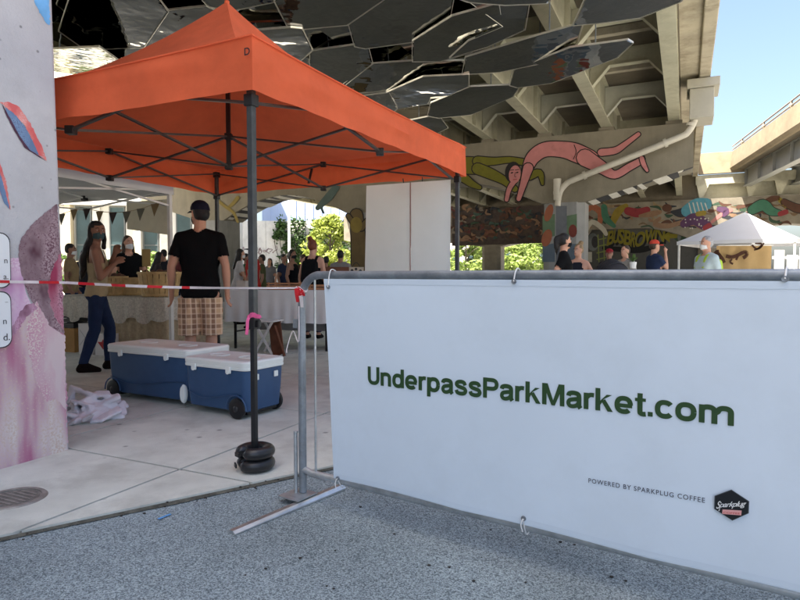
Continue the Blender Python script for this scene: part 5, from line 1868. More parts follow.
    # hair
    if style != 'none':
        hm = mk('hair_' + hair, HAIRC[hair], .5, .35, 30, .6, 140, spec=.4)
        cap_ = [[(hd((0, -.022, .112)), (.086, .094, .088)), (hd((0, -.04, .07)), (.082, .078, .08))]]
        if style in ('long', 'pony', 'bun'):
            cap_.append([(hd((-.07, -.005, .09)), .02), (hd((-.075, .0, .04)), .016), (hd((.07, -.005, .09)), .02), (hd((.075, .0, .04)), .016), (hd((0, -.07, .05)), .045)])
        if style == 'long':
            cap_.append([(hd((0, -.055, .06)), (.078, .05, .06)), (hd((0, -.07, -.1)), (.085, .035, .05)), (ln((0, -.13, 1.33)), (.08, .03, .05))])
            cap_.append([(hd((-.075, -.02, .08)), .025), (hd((-.085, -.01, -.05)), .025), (ln((-.09, -.04, 1.36)), .025)])
            cap_.append([(hd((.075, -.02, .08)), .025), (hd((.085, -.01, -.05)), .025), (ln((.09, -.04, 1.36)), .025)])
        if style == 'vlong':
            cap_.append([(hd((0, -.055, .08)), (.08, .052, .06)), (hd((0, -.07, -.08)), (.088, .045, .05)), (ln((0, -.15, 1.32)), (.085, .035, .05)), (ln((0, -.16, 1.12)), (.06, .022, .05))])
            cap_.append([(hd((-.078, -.01, .09)), .022), (hd((-.088, .0, -.02)), .022), (hd((-.085, -.03, -.12)), .025)])
            cap_.append([(hd((.078, -.01, .09)), .022), (hd((.088, .0, -.02)), .022), (hd((.085, -.03, -.12)), .025)])
        if style == 'pony':
            cap_.append([(hd((0, -.1, .13)), .04), (hd((0, -.15, .1)), .038), (hd((0, -.15, -.02)), .03), (hd((0, -.13, -.14)), .012)])
        if style == 'bun':
            cap_.append([(hd((0, -.07, .18)), .03), (hd((0, -.085, .215)), (.052, .05, .046))])
        me = hull_obj(cap_, 'hair', vox * 1.1, 2)
        inv = rot.inverted()
        def hp_(c):
            q = inv @ (c - HP)
            return q.y > .045 and q.z < .125 - max(0, abs(q.x) - .05) * 1.2 and abs(q.x) < .07
        trim(me, hp_)
        wrinkle(me, .008 if style != 'short' else .004, 16, 5)
        mesh_obj('hair', me, hm, t)
    if mask:
        mm = cloth_mat('mask_' + mask[0], mask[1])
        mb = MB()
        vs, fs = [], []
        for j in range(7):
            for i in range(11):
                a = -1 + 2 * i / 10; b_ = j / 6
                x = .066 * math.sin(a * 1.3) ; z = -.035 + .09 * b_ - (.02 * abs(a) if b_ > .5 else -.018 * abs(a))
                y = .112 * math.cos(a * 1.15) - .012 - .018 * (1 - b_) ** 2 + (.006 if .3 < b_ < .8 else 0)
                vs.append(hd((x, y, z)))
        for j in range(6):
            for i in range(10):
                k = j * 11 + i
                fs.append((k, k + 1, k + 12, k + 11))
        mb.add(vs, fs)
        mb.build('face_mask', mm, t, 60)
    if cap:
        cm = cloth_mat('cap_' + cap[0], cap[1])
        me = hull_obj([[(hd((0, -.015, .125)), (.092, .104, .082)), (hd((0, -.02, .1)), (.093, .104, .06))]], 'cap', vox, 2)
        inv = rot.inverted()
        trim(me, lambda c: (inv @ (c - HP)).z < .098)
        mesh_obj('cap', me, cm, t)
        vs, fs = [], []
        sgn = cap[2] if len(cap) > 2 else 1
        for i in range(13):
            a = -1.15 + 2.3 * i / 12
            for r_, dz in ((.088, .0), (.16, -.012)):
                vs.append(hd((math.sin(a) * (.09 if r_ < .1 else .085), sgn * (math.cos(a) * r_ + (.02 if r_ < .1 else .03)) - .01, .112 + dz - .02 * abs(math.sin(a)))))
        for i in range(12):
            fs.append((2 * i, 2 * i + 1, 2 * i + 3, 2 * i + 2))
        o = MB().add(vs, fs).build('cap_brim', cm, t, 60)
        so = o.modifiers.new('solid', 'SOLIDIFY'); so.thickness = .005
    if strap:
        smt = cloth_mat(strap[0], strap[1])
        for sx in (-1, 1):
            mb = MB()
            q = smooth_path([ln((sx * .09, .13, 1.25)), ln((sx * .1, .08, 1.43)), ln((sx * .1, -.02, 1.475)), ln((sx * .09, -.12, 1.38)), ln((sx * .075, -.145, 1.2))], 4)
            for i in range(len(q) - 1):
                mb.bar(q[i], q[i + 1], .045, .012, up=(0, -1, .4))
            mb.build('backpack_strap', smt, t)
        me = hull_obj([[(ln((-.09, -.15, 1.34)), .06), (ln((.09, -.15, 1.34)), .06), (ln((-.1, -.17, 1.05)), .07), (ln((.1, -.17, 1.05)), .07)]], 'backpack', vox, 2)
        mesh_obj('backpack', me, smt, t)
    return t

PAVE_Z = .021
def gp(px, Y):
    d = ray(px, 275); p = O + d * (Y / d.y); return (p.x, p.y, PAVE_Z)
# the two shoppers in front
person('man seen from behind in a black t-shirt, navy cap and plaid shorts behind the coolers', gp(200, 6.05), R(8), 1.80, 1.0, M_SKIN, yaw=R(38), hair='black', style='short', top=('black', (16, 16, 18)), topkind='tee',
       bottom=('plaid', (200, 160, 120)), btm='shorts', cap=('navy', (28, 30, 48)), near=True, mask=('black', (25, 25, 28)),
       la=((-.262, -.03, 1.13), (-.285, .07, .875)), ra=((.25, -.03, 1.13), (.25, .05, .88)))
person('long-haired woman in a face mask, khaki tank top and jeans standing beside the painted pillar', gp(97, 6.75), R(-68), 1.67, .86, M_SKIN2, yaw=R(-62), hair='dark', style='vlong', top=('khaki', (168, 150, 118)), topkind='tank',
       bottom=('jeans', (38, 50, 78)), btm='trousers', shoe=('boot', (28, 20, 18)), near=True, mask=('teal', (70, 92, 95)),
       la=((-.19, .1, 1.14), (-.03, .19, 1.38)), ra=((.21, .05, 1.10), (.05, .2, 1.27)), stance={'lk': (-.09, .12, .5), 'la': (-.09, .10, .085), 'rk': (.09, -.03, .49), 'ra': (.1, -.16, .085)})
# vendors and shoppers further back on the left
person('vendor with dark short hair and mask beside the leftmost basket', gp(71, 10.6), R(-75), 1.62, .95, M_SKIN2, hair='dark', style='short', top=('tan', (150, 128, 95)), mask=('white', (215, 215, 215)))
person('brown-haired vendor in black with a white mask behind the right bushel basket', gp(129, 9.4), R(-150), 1.68, .92, M_SKIN, yaw=R(20), hair='brown', style='long', top=('black', (20, 20, 22)), topkind='tee', mask=('white', (225, 225, 225)),
       la=((-.24, .1, 1.15), (-.2, .3, 1.0)), ra=((.24, .1, 1.15), (.18, .3, 1.0)))
person('distant shopper in a green shirt between the masked woman and the vendor', gp(117, 13.5), R(20), 1.7, 1, M_SKIN, hair='dark', style='short', top=('green', (90, 110, 70)))
person('distant shopper in a dark jacket left of the man in the cap', gp(164, 14.5), R(30), 1.68, 1, M_SKIN, hair='black', style='short', top=('dark_grey', (48, 48, 55)), topkind='long')
person('crouched dark-haired shopper behind the tan card on the right basket', gp(152, 12.5), R(-60), 1.55, .95, M_SKIN2, hair='dark', style='long', top=('charcoal', (55, 50, 52)), lean=.25)
# middle
person('woman with long dark hair and pale top leaning over the white table', gp(237, 13.2), R(-70), 1.64, .9, M_SKIN, hair='dark', style='long', top=('pale_grey', (190, 185, 185)), topkind='tee', lean=.12, mask=('white', (225, 225, 225)),
       la=((-.22, .12, 1.12), (-.15, .34, .95)), ra=((.22, .12, 1.12), (.15, .36, .95)), bottom=('black_trousers', (25, 25, 28)))
person('shopper in a green top just left of the tent leg', gp(246.5, 13.8), R(-100), 1.56, .9, M_SKIN2, hair='black', style='short', top=('bottle_green', (50, 95, 70)), mask=('white', (225, 225, 225)))
person('vendor in a red vest and dark cap partly behind the tent leg', gp(253, 12.2), R(80), 1.68, 1, M_SKIN2, hair='black', style='short', top=('red', (165, 45, 40)), cap=('black', (22, 22, 24)))
person('small far-off person with dark hair in front of the vine-covered wall', gp(270, 20), R(160), 1.62, .95, M_SKIN, hair='dark', style='long', top=('grey', (110, 108, 112)))
person('woman in a black tank top and mask in front of the white lamp pole', gp(292.5, 13.6), R(-110), 1.64, .9, M_SKIN2, yaw=R(-20), hair='dark', style='pony', top=('black', (20, 20, 22)), topkind='tank', mask=('dark', (40, 42, 46)))
person('red-haired woman with a bun and black straps near the barrier corner', gp(313, 10.2), R(-12), 1.66, .92, M_SKIN, yaw=R(-20), hair='red', style='bun', top=('black', (20, 20, 22)), topkind='tank', strap=('black_webbing', (18, 18, 20)))
person('dark-haired man facing the tree beside the wooden bench back', gp(340.5, 13.0), R(-10), 1.6, 1.05, M_SKIN2, hair='black', style='short', top=('grey_knit', (135, 130, 128)))
for (px_, Y_, f_, H_, h_, st_, tp_, lb_) in ((84, 14.5, 200, 1.66, 'black', 'short', ('dark_grey', (48, 48, 55)), 'distant shopper in dark grey behind the basket by the masked woman'),
        (178, 16, 150, 1.68, 'dark', 'long', ('maroon', (95, 48, 50)), 'distant long-haired shopper in maroon beside the elbow of the man in the cap'),
        (262, 15, 100, 1.58, 'dark', 'short', ('olive', (85, 88, 60)), 'distant shopper in olive right of the near tent leg'),
        (284, 16.5, 240, 1.64, 'black', 'short', ('dark_blue', (45, 52, 75)), 'distant shopper in dark blue left of the white lamp pole'),
        (303, 15.5, 60, 1.6, 'brown', 'short', ('brown_top', (88, 66, 52)), 'distant shopper in brown between the lamp pole and the red-haired woman'),
        (326, 14.5, 20, 1.52, 'black', 'short', ('black', (20, 20, 22)), 'distant shopper in black just left of the man by the bench')):
    person(lb_, gp(px_, Y_), R(f_), H_, .95, M_SKIN2, hair=h_, style=st_, top=tp_)
# right, beyond the banner
person('woman in a black t-shirt with dark ponytail and mask before the grey column', gp(564, 8.9), R(-105), 1.68, .98, M_SKIN, yaw=R(18), hair='dark', style='pony', top=('black', (20, 20, 22)), topkind='tee', mask=('black', (28, 28, 30)),
       la=((-.25, -.14, 1.14), (-.2, .02, .93)), ra=((.25, -.14, 1.14), (.2, .02, .93)))
person('blond woman in a dark sleeveless top beside the one in the black t-shirt', gp(578, 10.4), R(150), 1.6, .9, M_SKIN, yaw=R(-25), hair='blond', style='bun', top=('ink', (35, 36, 44)), topkind='tank', la=((-.3, .02, 1.16), (-.45, .08, .98)))
person('man in a red cap and navy t-shirt raising a hand to his mouth', gp(654, 12.0), R(-82), 1.76, 1.0, M_SKIN, hair='brown', style='short', top=('navy', (42, 52, 78)), cap=('faded_red', (190, 70, 55)),
       ra=((.2, .14, 1.2), (.06, .2, 1.52)), la=((-.22, .02, 1.12), (-.22, .2, .95)))
person('grey-haired person in a pale jacket and white mask before the white canopy', gp(706, 9.2), R(100), 1.66, 1.05, M_SKIN, hair='grey', style='short', top=('pale_jacket', (172, 186, 190)), topkind='long', mask=('white', (225, 228, 230)),
       strap=('yellow_green_strap', (165, 190, 70)))
person('brown-haired person carrying a leafy plant behind the dark stroller hood', gp(625, 11.4), R(120), 1.63, .95, M_SKIN, hair='brown', style='short', top=('patterned_grey', (150, 145, 140)), topkind='tee')
person('person in a dark red cap behind the stroller hood', gp(609, 13.5), R(150), 1.65, 1, M_SKIN2, hair='black', style='short', top=('charcoal', (50, 48, 50)), cap=('dark_red', (140, 40, 48)))

# leafy plant and stroller
pp = at(633, 262, 11.1)
pl = thing('potted_plant', 'leafy green plant in a white pot held near the stroller', 'plant', pp)
MB().lathe([(0, -.12), (.05, -.12), (.065, 0), (.06, .0), (0, -.01)], 16).build('pot', M_WHITE, pl, 40)
M_LEAF = mk('plant_leaf', (.09, .16, .04), .5, .3, 8, trans=.25)
rr = random.Random(9)
for i in range(14):
    a = rr.uniform(0, 6.28); L_ = rr.uniform(.14, .3); el = rr.uniform(.5, 1.4)
    d = Vector((math.cos(a) * math.cos(el), math.sin(a) * math.cos(el), math.sin(el)))
    sd = d.cross(Vector((0, 0, 1))).normalized() * .022
    MB().add([(0, 0, 0), d * L_ * .5 + sd, d * L_ + Vector((0, 0, -.03)), d * L_ * .5 - sd], [(0, 1, 2, 3)]).build('leaf', M_LEAF, pl)
sp = gp(611, 9.6)
stq = thing('stroller', 'dark baby stroller with a big rounded hood behind the banner', 'stroller', sp, R(10))
vs, fs = [], []
for j in range(9):
    th_ = math.pi * j / 8
    for i in range(13):
        ph = -1.45 + 2.9 * i / 12
        vs.append((.27 * math.cos(th_), .30 * math.sin(ph) * (math.sin(th_) * .9 + .1), 1.0 + .33 * math.sin(th_) * math.cos(ph) ** .8))
for j in range(8):
    for i in range(12):
        k = j * 13 + i
        fs.append((k, k + 1, k + 14, k + 13))
MB().add(vs, fs).build('hood', mk('hood_fabric', (.02, .018, .022), .7, .2, 9, .3, 30), stq, 180)
for i in (3, 6, 9):
    MB().tube([Vector(vs[j * 13 + i]) + Vector((0, 0, .006)) for j in range(9)], .008, 6).build('hood_rib', M_BLKST, stq, 60)
MB().box(-.25, .25, -.3, .35, .5, .62).build('seat', M_BLACK, stq, bevel=.05)
mb = MB()
for sx in (-.26, .26):
    mb.tube([(sx, -.45, .12), (sx, .1, .75), (sx, .3, 1.0)], .014, 8); mb.tube([(sx, .35, .12), (sx, .0, .65)], .014, 8)
mb.tube([(-.26, .3, 1.0), (.26, .3, 1.0)], .018, 8)
mb.build('frame', M_BLKST, stq, 60)
for sx in (-.28, .28):
    for y in (-.45, .35):
        MB().lathe([(0, -.02), (.09, -.02), (.11, -.01), (.11, .01), (.09, .02), (0, .02)], 18, (sx, y, .11), 'X').build('wheel', M_BLACK, stq, 40)

# ------------------------------------------------------------------ tables and market goods
M_LACE = mk('lace_cloth', lin((205, 198, 185)), .95, .25, 45, .6, 90, trans=.15)
M_BURL = mk('burlap', lin((168, 150, 122)), .95, .2, 30, .5, 160)
M_LILT = mk('lilac_tablecloth', lin((238, 238, 238)), .9, .04, 4, .2, 50, trans=.1)
def skirt(mb, pts, z0, z1, amp, nf, seed, zj=0.0):
    """draped vertical cloth along a polyline"""
    P = []
    for i in range(len(pts) - 1):
        a, b_ = Vector((*pts[i], 0)), Vector((*pts[i + 1], 0))
        n_ = max(2, int((b_ - a).length / .025))
        nr = Vector((b_.y - a.y, a.x - b_.x, 0)).normalized()
        for k in range(n_):
            P.append((a + (b_ - a) * k / n_, nr))
    P.append((Vector((*pts[-1], 0)), nr))
    vs, fs = [], []
    for j in range(9):
        f = j / 8
        for i, (p, nr_) in enumerate(P):
            w = (math.sin(i * .025 * nf + 2 * noise.noise(Vector((i * .06, seed, 0)))) * .5 + .5) * amp * f
            zz = z1 - f * (z1 - z0) + f * zj * noise.noise(Vector((i * .12, seed, 9)))
            q = p + nr_ * (w + .006)
            vs.append((q.x, q.y, zz))
    n_ = len(P)
    for j in range(8):
        for i in range(n_ - 1):
            fs.append((j * n_ + i, j * n_ + i + 1, (j + 1) * n_ + i + 1, (j + 1) * n_ + i))
    mb.add(vs, fs)
def folding_table(t, L, D, H):
    MB().box(0, L, 0, D, H - .03, H - .004).build('table_top', mk('table_grey', (.35, .35, .35), .6), t)
    for x in (.1, L - .1):
        for y in (.08, D - .08):
            MB().bar((x, y, 0), (x, y, H - .031), .03).build('leg', M_BLKST, t)
        MB().bar((x, .08, .25), (x, D - .08, .25), .02).build('leg_brace', M_BLKST, t)
# centre table
ta = at(226, 290, 8.75); tb_ = at(331, 290, 8.35)
td = Vector((tb_.x - ta.x, tb_.y - ta.y, 0)); TL_ = td.length; ta_ang = math.atan2(td.y, td.x)
HT = .86
tab = thing('market_table', 'long folding table with a white cloth behind the tent leg', 'table', (ta.x, ta.y, PAVE_Z), ta_ang)
folding_table(tab, TL_, .75, HT)
tc = thing('tablecloth', 'white tablecloth hanging over the front of the long centre table', 'tablecloth', (ta.x, ta.y, PAVE_Z), ta_ang)
mb = MB().box(-.01, TL_ + .01, -.01, .76, HT - .002, HT + .004)
mb.build('cloth_top', M_LILT, tc)
mb = MB(); skirt(mb, [(-.012, .75), (-.012, -.012), (TL_ + .012, -.012)], .40, HT + .003, .022, 34, 2, .02); mb.build('cloth_front', M_LILT, tc, 180)
mb = MB(); skirt(mb, [(TL_ + .014, -.02), (TL_ + .03, .75)], .06, HT + .003, .05, 40, 5, .05); mb.build('cloth_side', M_LILT, tc, 180)
mb = MB(); skirt(mb, [(.02, .74), (TL_ - .02, .74)], .22, HT - .05, .02, 20, 7); mb.build('cloth_back', mk('grey_cloth', lin((170, 168, 172)), .9, .05), tc, 180)
TM = Matrix.Translation((ta.x, ta.y, PAVE_Z)) @ Matrix.Rotation(ta_ang, 4, 'Z')
def onT(x, y, z=0): return TM @ Vector((x, y, HT + .004 + z))
M_WOOD = mk('crate_wood', lin((178, 128, 92)), .8, .25, 14, .3, 80, stain=.3)
M_WOOD2 = mk('dark_wood', lin((110, 66, 45)), .7, .2, 12, .3, 60)
def crate(label, p, ang, L, D, H, ns, group='slatted produce crates on the tables', mat=M_WOOD):
    t = thing('crate', label, 'crate', p, ang, group)
    for k in range(ns):
        z = H * k / ns + .006
        for y in (0, D):
            MB().box(0, L, y - .006, y + .006, z, z + H / ns - .016).build('slat', mat, t)
        for x in (0, L):
            MB().box(x - .006, x + .006, .007, D - .007, z, z + H / ns - .016).build('slat', mat, t)
    for x in (.012, L - .03):
        for y in (.008, D - .026):
            MB().box(x, x + .018, y, y + .018, 0, H).build('corner_post', mat, t)
    MB().box(.004, L - .004, .004, D - .004, .0, .006).build('crate_floor', mat, t)
    return t
ux = lambda px: (at(px, 288, 8.6).x - ta.x) * 1.0
crate('long low wooden crate on the white table just right of the tent leg', onT(ux(264), .12), ta_ang, .52, .3, .11, 3)
crate('low wooden crate on the white table between the tent leg and the barrier post', onT(ux(303) - .02, .16), ta_ang + .05, .36, .28, .085, 2)
crate('flat wooden tray on the white table left of the tent leg', onT(ux(238) + .05, .2), ta_ang, .3, .25, .04, 1)
bx = thing('cardboard_box', 'small pale box at the left end of the white table', 'box', onT(.04, .22), ta_ang)
MB().box(0, .16, 0, .14, 0, .12).build('box_body', mk('pale_card', lin((200, 190, 178)), .9), bx, bevel=.004)
MB().box(-.004, .164, -.004, .144, .1205, .128).build('box_lid', mk('pale_card', lin((200, 190, 178)), .9), bx)
bt = thing('bottle', 'tiny pale bottle standing on the white table left of the tent leg', 'bottle', onT(ux(246), .25))
MB().lathe([(0, 0), (.025, 0), (.027, .08), (.012, .11), (.012, .13), (0, .131)], 14).build('bottle_body', M_WHITE, bt, 40)
MB().lathe([(0, .131), (.014, .131), (.014, .15), (0, .15)], 12).build('bottle_cap', M_BLACK, bt, 40)
# brown easel board and white bucket below the table
eb = thing('easel_board', 'brown wooden A-frame board leaning under the white table', 'board', gp(281, 8.0), ta_ang)
MB().bar((-.05, .0, 0), (-.22, .25, .42), .2, .018, up=(0, 1, .3)).build('board_panel', M_WOOD2, eb)
MB().bar((.05, -.02, 0), (-.1, -.0, .4), .04, .02).build('board_leg', M_WOOD2, eb)
fc = thing('folding_stool', 'white folding stool legs under the white table beside the ribbon', 'stool', gp(262, 8.1), ta_ang)
for a, b_ in ((-.12, .14), (.14, -.12)):
    for y in (0, .28):
        MB().bar((a, y, 0), (b_, y, .44), .026).build('leg', M_WHITE, fc)
MB().box(-.16, .17, -.02, .3, .441, .462).build('seat', M_WHITE, fc, bevel=.008)
# left table
la_ = at(40, 300, 8.6); lb = at(164, 297.5, 7.75)
td2 = Vector((lb.x - la_.x, lb.y - la_.y, 0)); L2 = td2.length; la_ang = math.atan2(td2.y, td2.x)
H2 = .78
tab2 = thing('market_table', 'table with lace and burlap cloths behind the woman at the left', 'table', (la_.x, la_.y, PAVE_Z), la_ang)
folding_table(tab2, L2, .75, H2)
tc2 = thing('tablecloth', 'lacy off-white overlay cloth on the left table with scalloped drops', 'tablecloth', (la_.x, la_.y, PAVE_Z), la_ang)
MB().box(-.01, L2 + .01, -.01, .76, H2 - .002, H2 + .005).build('cloth_top', M_LACE, tc2)
mb = MB(); skirt(mb, [(L2 * .0, -.03), (L2 + .03, -.03), (L2 + .03, .7)], H2 - .30, H2 + .004, .05, 30, 3, .12); mb.build('cloth_drop', M_LACE, tc2, 180)
tc3 = thing('burlap_cloth', 'pleated burlap skirt under the lace on the right half of the left table', 'tablecloth', (la_.x, la_.y, PAVE_Z), la_ang)
mb = MB(); skirt(mb, [(L2 * .62, -.012), (L2 + .012, -.012), (L2 + .012, .75)], .06, H2 - .01, .04, 44, 8, .03); mb.build('cloth_skirt', M_BURL, tc3, 180)
TM2 = Matrix.Translation((la_.x, la_.y, PAVE_Z)) @ Matrix.Rotation(la_ang, 4, 'Z')
M_BASK = mk('basket_wood', lin((192, 160, 110)), .75, .2, 10, .3, 50)
def basket(label, p, r_, h, filled):
    t = thing('bushel_basket', label, 'basket', p, .2, 'wooden bushel baskets on the left table')
    n_ = 22
    for i in range(n_):
        a0 = 2 * math.pi * (i + .06) / n_; a1 = 2 * math.pi * (i + .94) / n_
        rb, rt_ = r_ * .78, r_
        vs = []
        for (rr_, z) in ((rb, 0), (r_ * .93, h * .5), (rt_, h)):
            for a in (a0, a1):
                vs.append((rr_ * math.cos(a), rr_ * math.sin(a), z))
            for a in (a1, a0):
                vs.append(((rr_ - .006) * math.cos(a), (rr_ - .006) * math.sin(a), z))
        fs = []
        for k in range(2):
            for j in range(4):
                fs.append((k * 4 + j, k * 4 + (j + 1) % 4, k * 4 + 4 + (j + 1) % 4, k * 4 + 4 + j))
        fs += [(3, 2, 1, 0), (8, 9, 10, 11)]
        MB().add(vs, fs).build('stave', M_BASK, t)
    for z, rr_ in ((h * .97, r_ * 1.012), (h * .5, r_ * .955), (.03, r_ * .81)):
        ring = [(rr_ * math.cos(2 * math.pi * k / 36), rr_ * math.sin(2 * math.pi * k / 36), z) for k in range(36)]
        mb = MB()
        for k in range(36):
            mb.bar(ring[k], ring[(k + 1) % 36], .006, .03)
        mb.build('hoop', M_BASK, t)
    MB().lathe([(0, .01), (r_ * .77, .01), (r_ * .77, .02), (0, .02)], 22).build('basket_base', M_BASK, t)
    if filled:
        mb = MB()
        rr = random.Random(int(p[0] * 100))
        for i in range(26):
            a = rr.uniform(0, 6.28); q = rr.uniform(0, r_ * .8)
            mb.ball((q * math.cos(a), q * math.sin(a), h * .93 + rr.uniform(-.02, .03)), rr.uniform(.035, .05), 8, 6)
        o = mb.build('produce', mk('brown_produce', lin((95, 62, 45)), .7, .4, 8), t, 60)
        o['kind'] = 'stuff'
    return t
def onT2(px, y, Yr=7.9):
    q = at(px, 290, Yr); v = q - Vector((la_.x, la_.y, 0)); d = td2.normalized()
    return TM2 @ Vector((v.dot(d), y, H2 + .006))
basket('large wooden bushel basket on the right end of the left table', onT2(143, .32), .285, .33, True)
basket('wooden basket at the far left of the left table beside the pillar', onT2(70, .35), .2, .27, True)
basket('wooden basket mostly hidden behind the masked woman', onT2(82, .52), .19, .25, False)
cd = thing('tan_card', 'tan card on a stick standing in the right bushel basket', 'sign', at(146.5, 268, 8.0))
MB().box(-.055, .055, -.005, .005, .02, .25).build('card', mk('tan_card_paper', lin((165, 140, 90)), .9, .1), cd)
MB().box(-.006, .006, .0055, .014, -.25, .2).build('stick', M_WOOD, cd)
# things under the left table
def wbox(label, p, w_, d_, h_, mark):
    t = thing('carton', label, 'box', p, la_ang)
    MB().box(0, w_, 0, d_, 0, h_).build('carton_body', mk('white_carton', lin((212, 208, 205)), .8, .04), t, bevel=.004)
    MB().box(w_ / 2 - .02, w_ / 2 + .02, -.001, d_ * .9, h_ + .0005, h_ + .0015).build('carton_tape', mk('pale_card', lin((200, 190, 178)), .9), t)
    if mark:
        mm = mk('carton_red', lin((165, 45, 45)), .7)
        MB().add([(w_ * .5 - .1, -.003, h_ * .62), (w_ * .5 + .1, -.003, h_ * .62), (w_ * .5, -.003, h_ * .28)], [(0, 1, 2)]).build('carton_mark', mm, t)
        MB().add([(w_ * .5 - .03, -.0045, h_ * .6), (w_ * .5, -.0045, h_ * .75), (w_ * .5 + .03, -.0045, h_ * .6), (w_ * .5, -.0045, h_ * .42)], [(0, 1, 2, 3)]).build('carton_mark', mm, t)
    else:
        mm = mk('carton_grey', lin((160, 155, 155)), .7)
        mb = MB()
        for a in (-1, 1):
            mb.bar((w_ * .5 - .1 * a, -.003, h_ * .3), (w_ * .5 + .1 * a, -.003, h_ * .8), .006, .002, up=(0, 1, 0))
        mb.build('carton_mark', mm, t)
wbox('white carton with crossed grey lines under the left table', gp(77, 8.15), .26, .3, .42, False)
wbox('white carton with a red diamond mark behind the woman in jeans', gp(93.5, 8.02), .3, .3, .30, True)
cb = thing('plastic_crate', 'dark plastic crate stacked on a tan box beside the pillar', 'crate', (*gp(61, 8.4)[:2], PAVE_Z + .34), la_ang)
MB().box(0, .22, 0, .3, 0, .02).build('crate_floor', M_BLACK, cb)
for k in range(4):
    for (x0, x1, y0, y1) in ((0, .22, 0, .012), (0, .22, .288, .3), (0, .012, .013, .287), (.208, .22, .013, .287)):
        MB().box(x0, x1, y0, y1, .021 + k * .06, .066 + k * .06).build('crate_wall', M_BLACK, cb)
tbx = thing('carton', 'tan carton on the pavement under the dark plastic crate', 'box', gp(61, 8.4), la_ang)
MB().box(0, .23, 0, .3, 0, .335).build('carton_body', mk('kraft_card', lin((170, 130, 80)), .9, .1, 8), tbx, bevel=.004)
MB().box(.09, .13, .001, .299, .3355, .3365).build('carton_tape', mk('pale_card', lin((200, 190, 178)), .9), tbx)
# bench back in the middle distance
bp_ = gp(333, 12.0)
bch = thing('park_bench', 'reddish-brown wooden bench with its back to the camera beyond the barrier corner', 'bench', bp_, R(4))
for z in (.98, 1.12):
    MB().box(-.3, .32, 0, .03, z, z + .12).build('back_slat', M_WOOD2, bch)
for x in (-.26, .28):
    MB().bar((x, .04, 0), (x, .045, 1.22), .05).build('leg', M_WOOD2, bch)
MB().box(-.3, .32, .1, .5, .55, .6).build('seat', M_WOOD2, bch)
pk = thing('shopping_bag', 'pale bag with dark spots standing on the bench corner beside the painted column', 'bag', (*gp(356, 12.2)[:2], .62 + PAVE_Z))
MB().prism([(-.13, 0, 0), (.13, 0, 0), (.15, 0, .62), (-.15, 0, .62)], [(-.13, .16, 0), (.13, .16, 0), (.15, .1, .62), (-.15, .1, .62)]).build('bag_body', mk('pale_bag', lin((190, 175, 155)), .9), pk)
for x, z, r_ in ((-.08, .55, .03), (.0, .58, .028), (.09, .54, .032), (.03, .47, .02)):
    mb = MB().lathe([(0, -.002), (r_, -.001), (r_, .0)], 12, (x, -.003, z), 'Y'); mb.build('bag_spot', M_PBLACK, pk)
MB().tube(bez((-.08, .05, .62), (0, .05, .8), (.08, .05, .62)), .008, 6).build('bag_handle', M_PBLACK, pk)
stn = thing('plinth', 'low grey block carrying the pale spotted bag', 'block', (*gp(356, 12.25)[:2], PAVE_Z))
MB().box(-.25, .25, -.1, .3, 0, .62).build('plinth_block', M_CONC2, stn, bevel=.02)
# ------------------------------------------------------------------ white tent at the left with bunting
M_WTENT = mk('white_tent_fabric', (.68, .68, .66), .8, .04, 3, .15, 20, trans=.25)
M_WFRAME = mk('white_frame', (.66, .66, .64), .45, .06, 8, metal=.1)
wt = thing('white_tent', 'white canopy tent behind the orange one with open frame', 'tent', B(-7.1, 3.85, 0), -TH)
hw = 1.5
for sx, sy in ((1, 1), (-1, 1), (1, -1), (-1, -1)):
    o = MB().box(sx * hw - .022, sx * hw + .022, sy * hw - .022, sy * hw + .022, 0.0, 2.1).build('leg', M_WFRAME, wt, bevel=.004)
    MB().box(sx * hw - .05, sx * hw + .05, sy * hw - .05, sy * hw + .05, 0.0, .01).build('foot_plate', M_WFRAME, o)
vs, fs = [], []
for j in range(13):
    for i in range(13):
        x = -1 + i / 6; y = -1 + j / 6
        r_ = max(abs(x), abs(y))
        vs.append((x * hw * 1.02, y * hw * 1.02, 2.2 + .75 * (1 - r_)))
for j in range(12):
    for i in range(12):
        k = j * 13 + i
        fs.append((k, k + 1, k + 14, k + 13))
MB().add(vs, fs).build('canopy_roof', M_WTENT, wt)
for (x0, x1, y0, y1) in ((-hw - .035, hw + .035, -hw - .035, -hw - .031), (-hw - .035, hw + .035, hw + .031, hw + .035), (-hw - .035, -hw - .031, -hw - .03, hw + .03), (hw + .031, hw + .035, -hw - .03, hw + .03)):
    MB().box(x0, x1, y0, y1, 2.06, 2.21).build('valance', M_WTENT, wt)
for (a, b_) in (((-hw, hw), (hw, hw)), ((hw, -hw), (hw, hw)), ((-hw, -hw), (hw, -hw)), ((-hw, -hw), (-hw, hw))):
    m_ = ((a[0] + b_[0]) / 2, (a[1] + b_[1]) / 2)
    for P in (a, b_):
        MB().bar((*P, 2.12), (*m_, 1.95), .02).build('truss_bar', M_WFRAME, wt); MB().bar((*P, 1.93), (*m_, 2.12), .02).build('truss_bar', M_WFRAME, wt)
    MB().bar((*m_, 2.1), (0, 0, 2.35), .02).build('truss_bar', M_WFRAME, wt)
    MB().box(m_[0] - .03, m_[0] + .03, m_[1] - .03, m_[1] + .03, 2.07, 2.13).build('truss_bracket', M_BLACK, wt)
MB().bar((0, 0, 2.3), (0, 0, 2.94), .03).build('centre_pole', M_WFRAME, wt)
M_FL = [mk('flag_dark', lin((70, 58, 58)), .9, trans=.3), mk('flag_tan', lin((150, 128, 95)), .9, trans=.3), mk('flag_grey', lin((120, 118, 105)), .9, trans=.3)]
bun = thing('bunting', 'string of triangular dark and tan bunting flags along the back of the white tent', 'bunting', B(-7.1, 3.85 + hw - .06, 0), -TH)
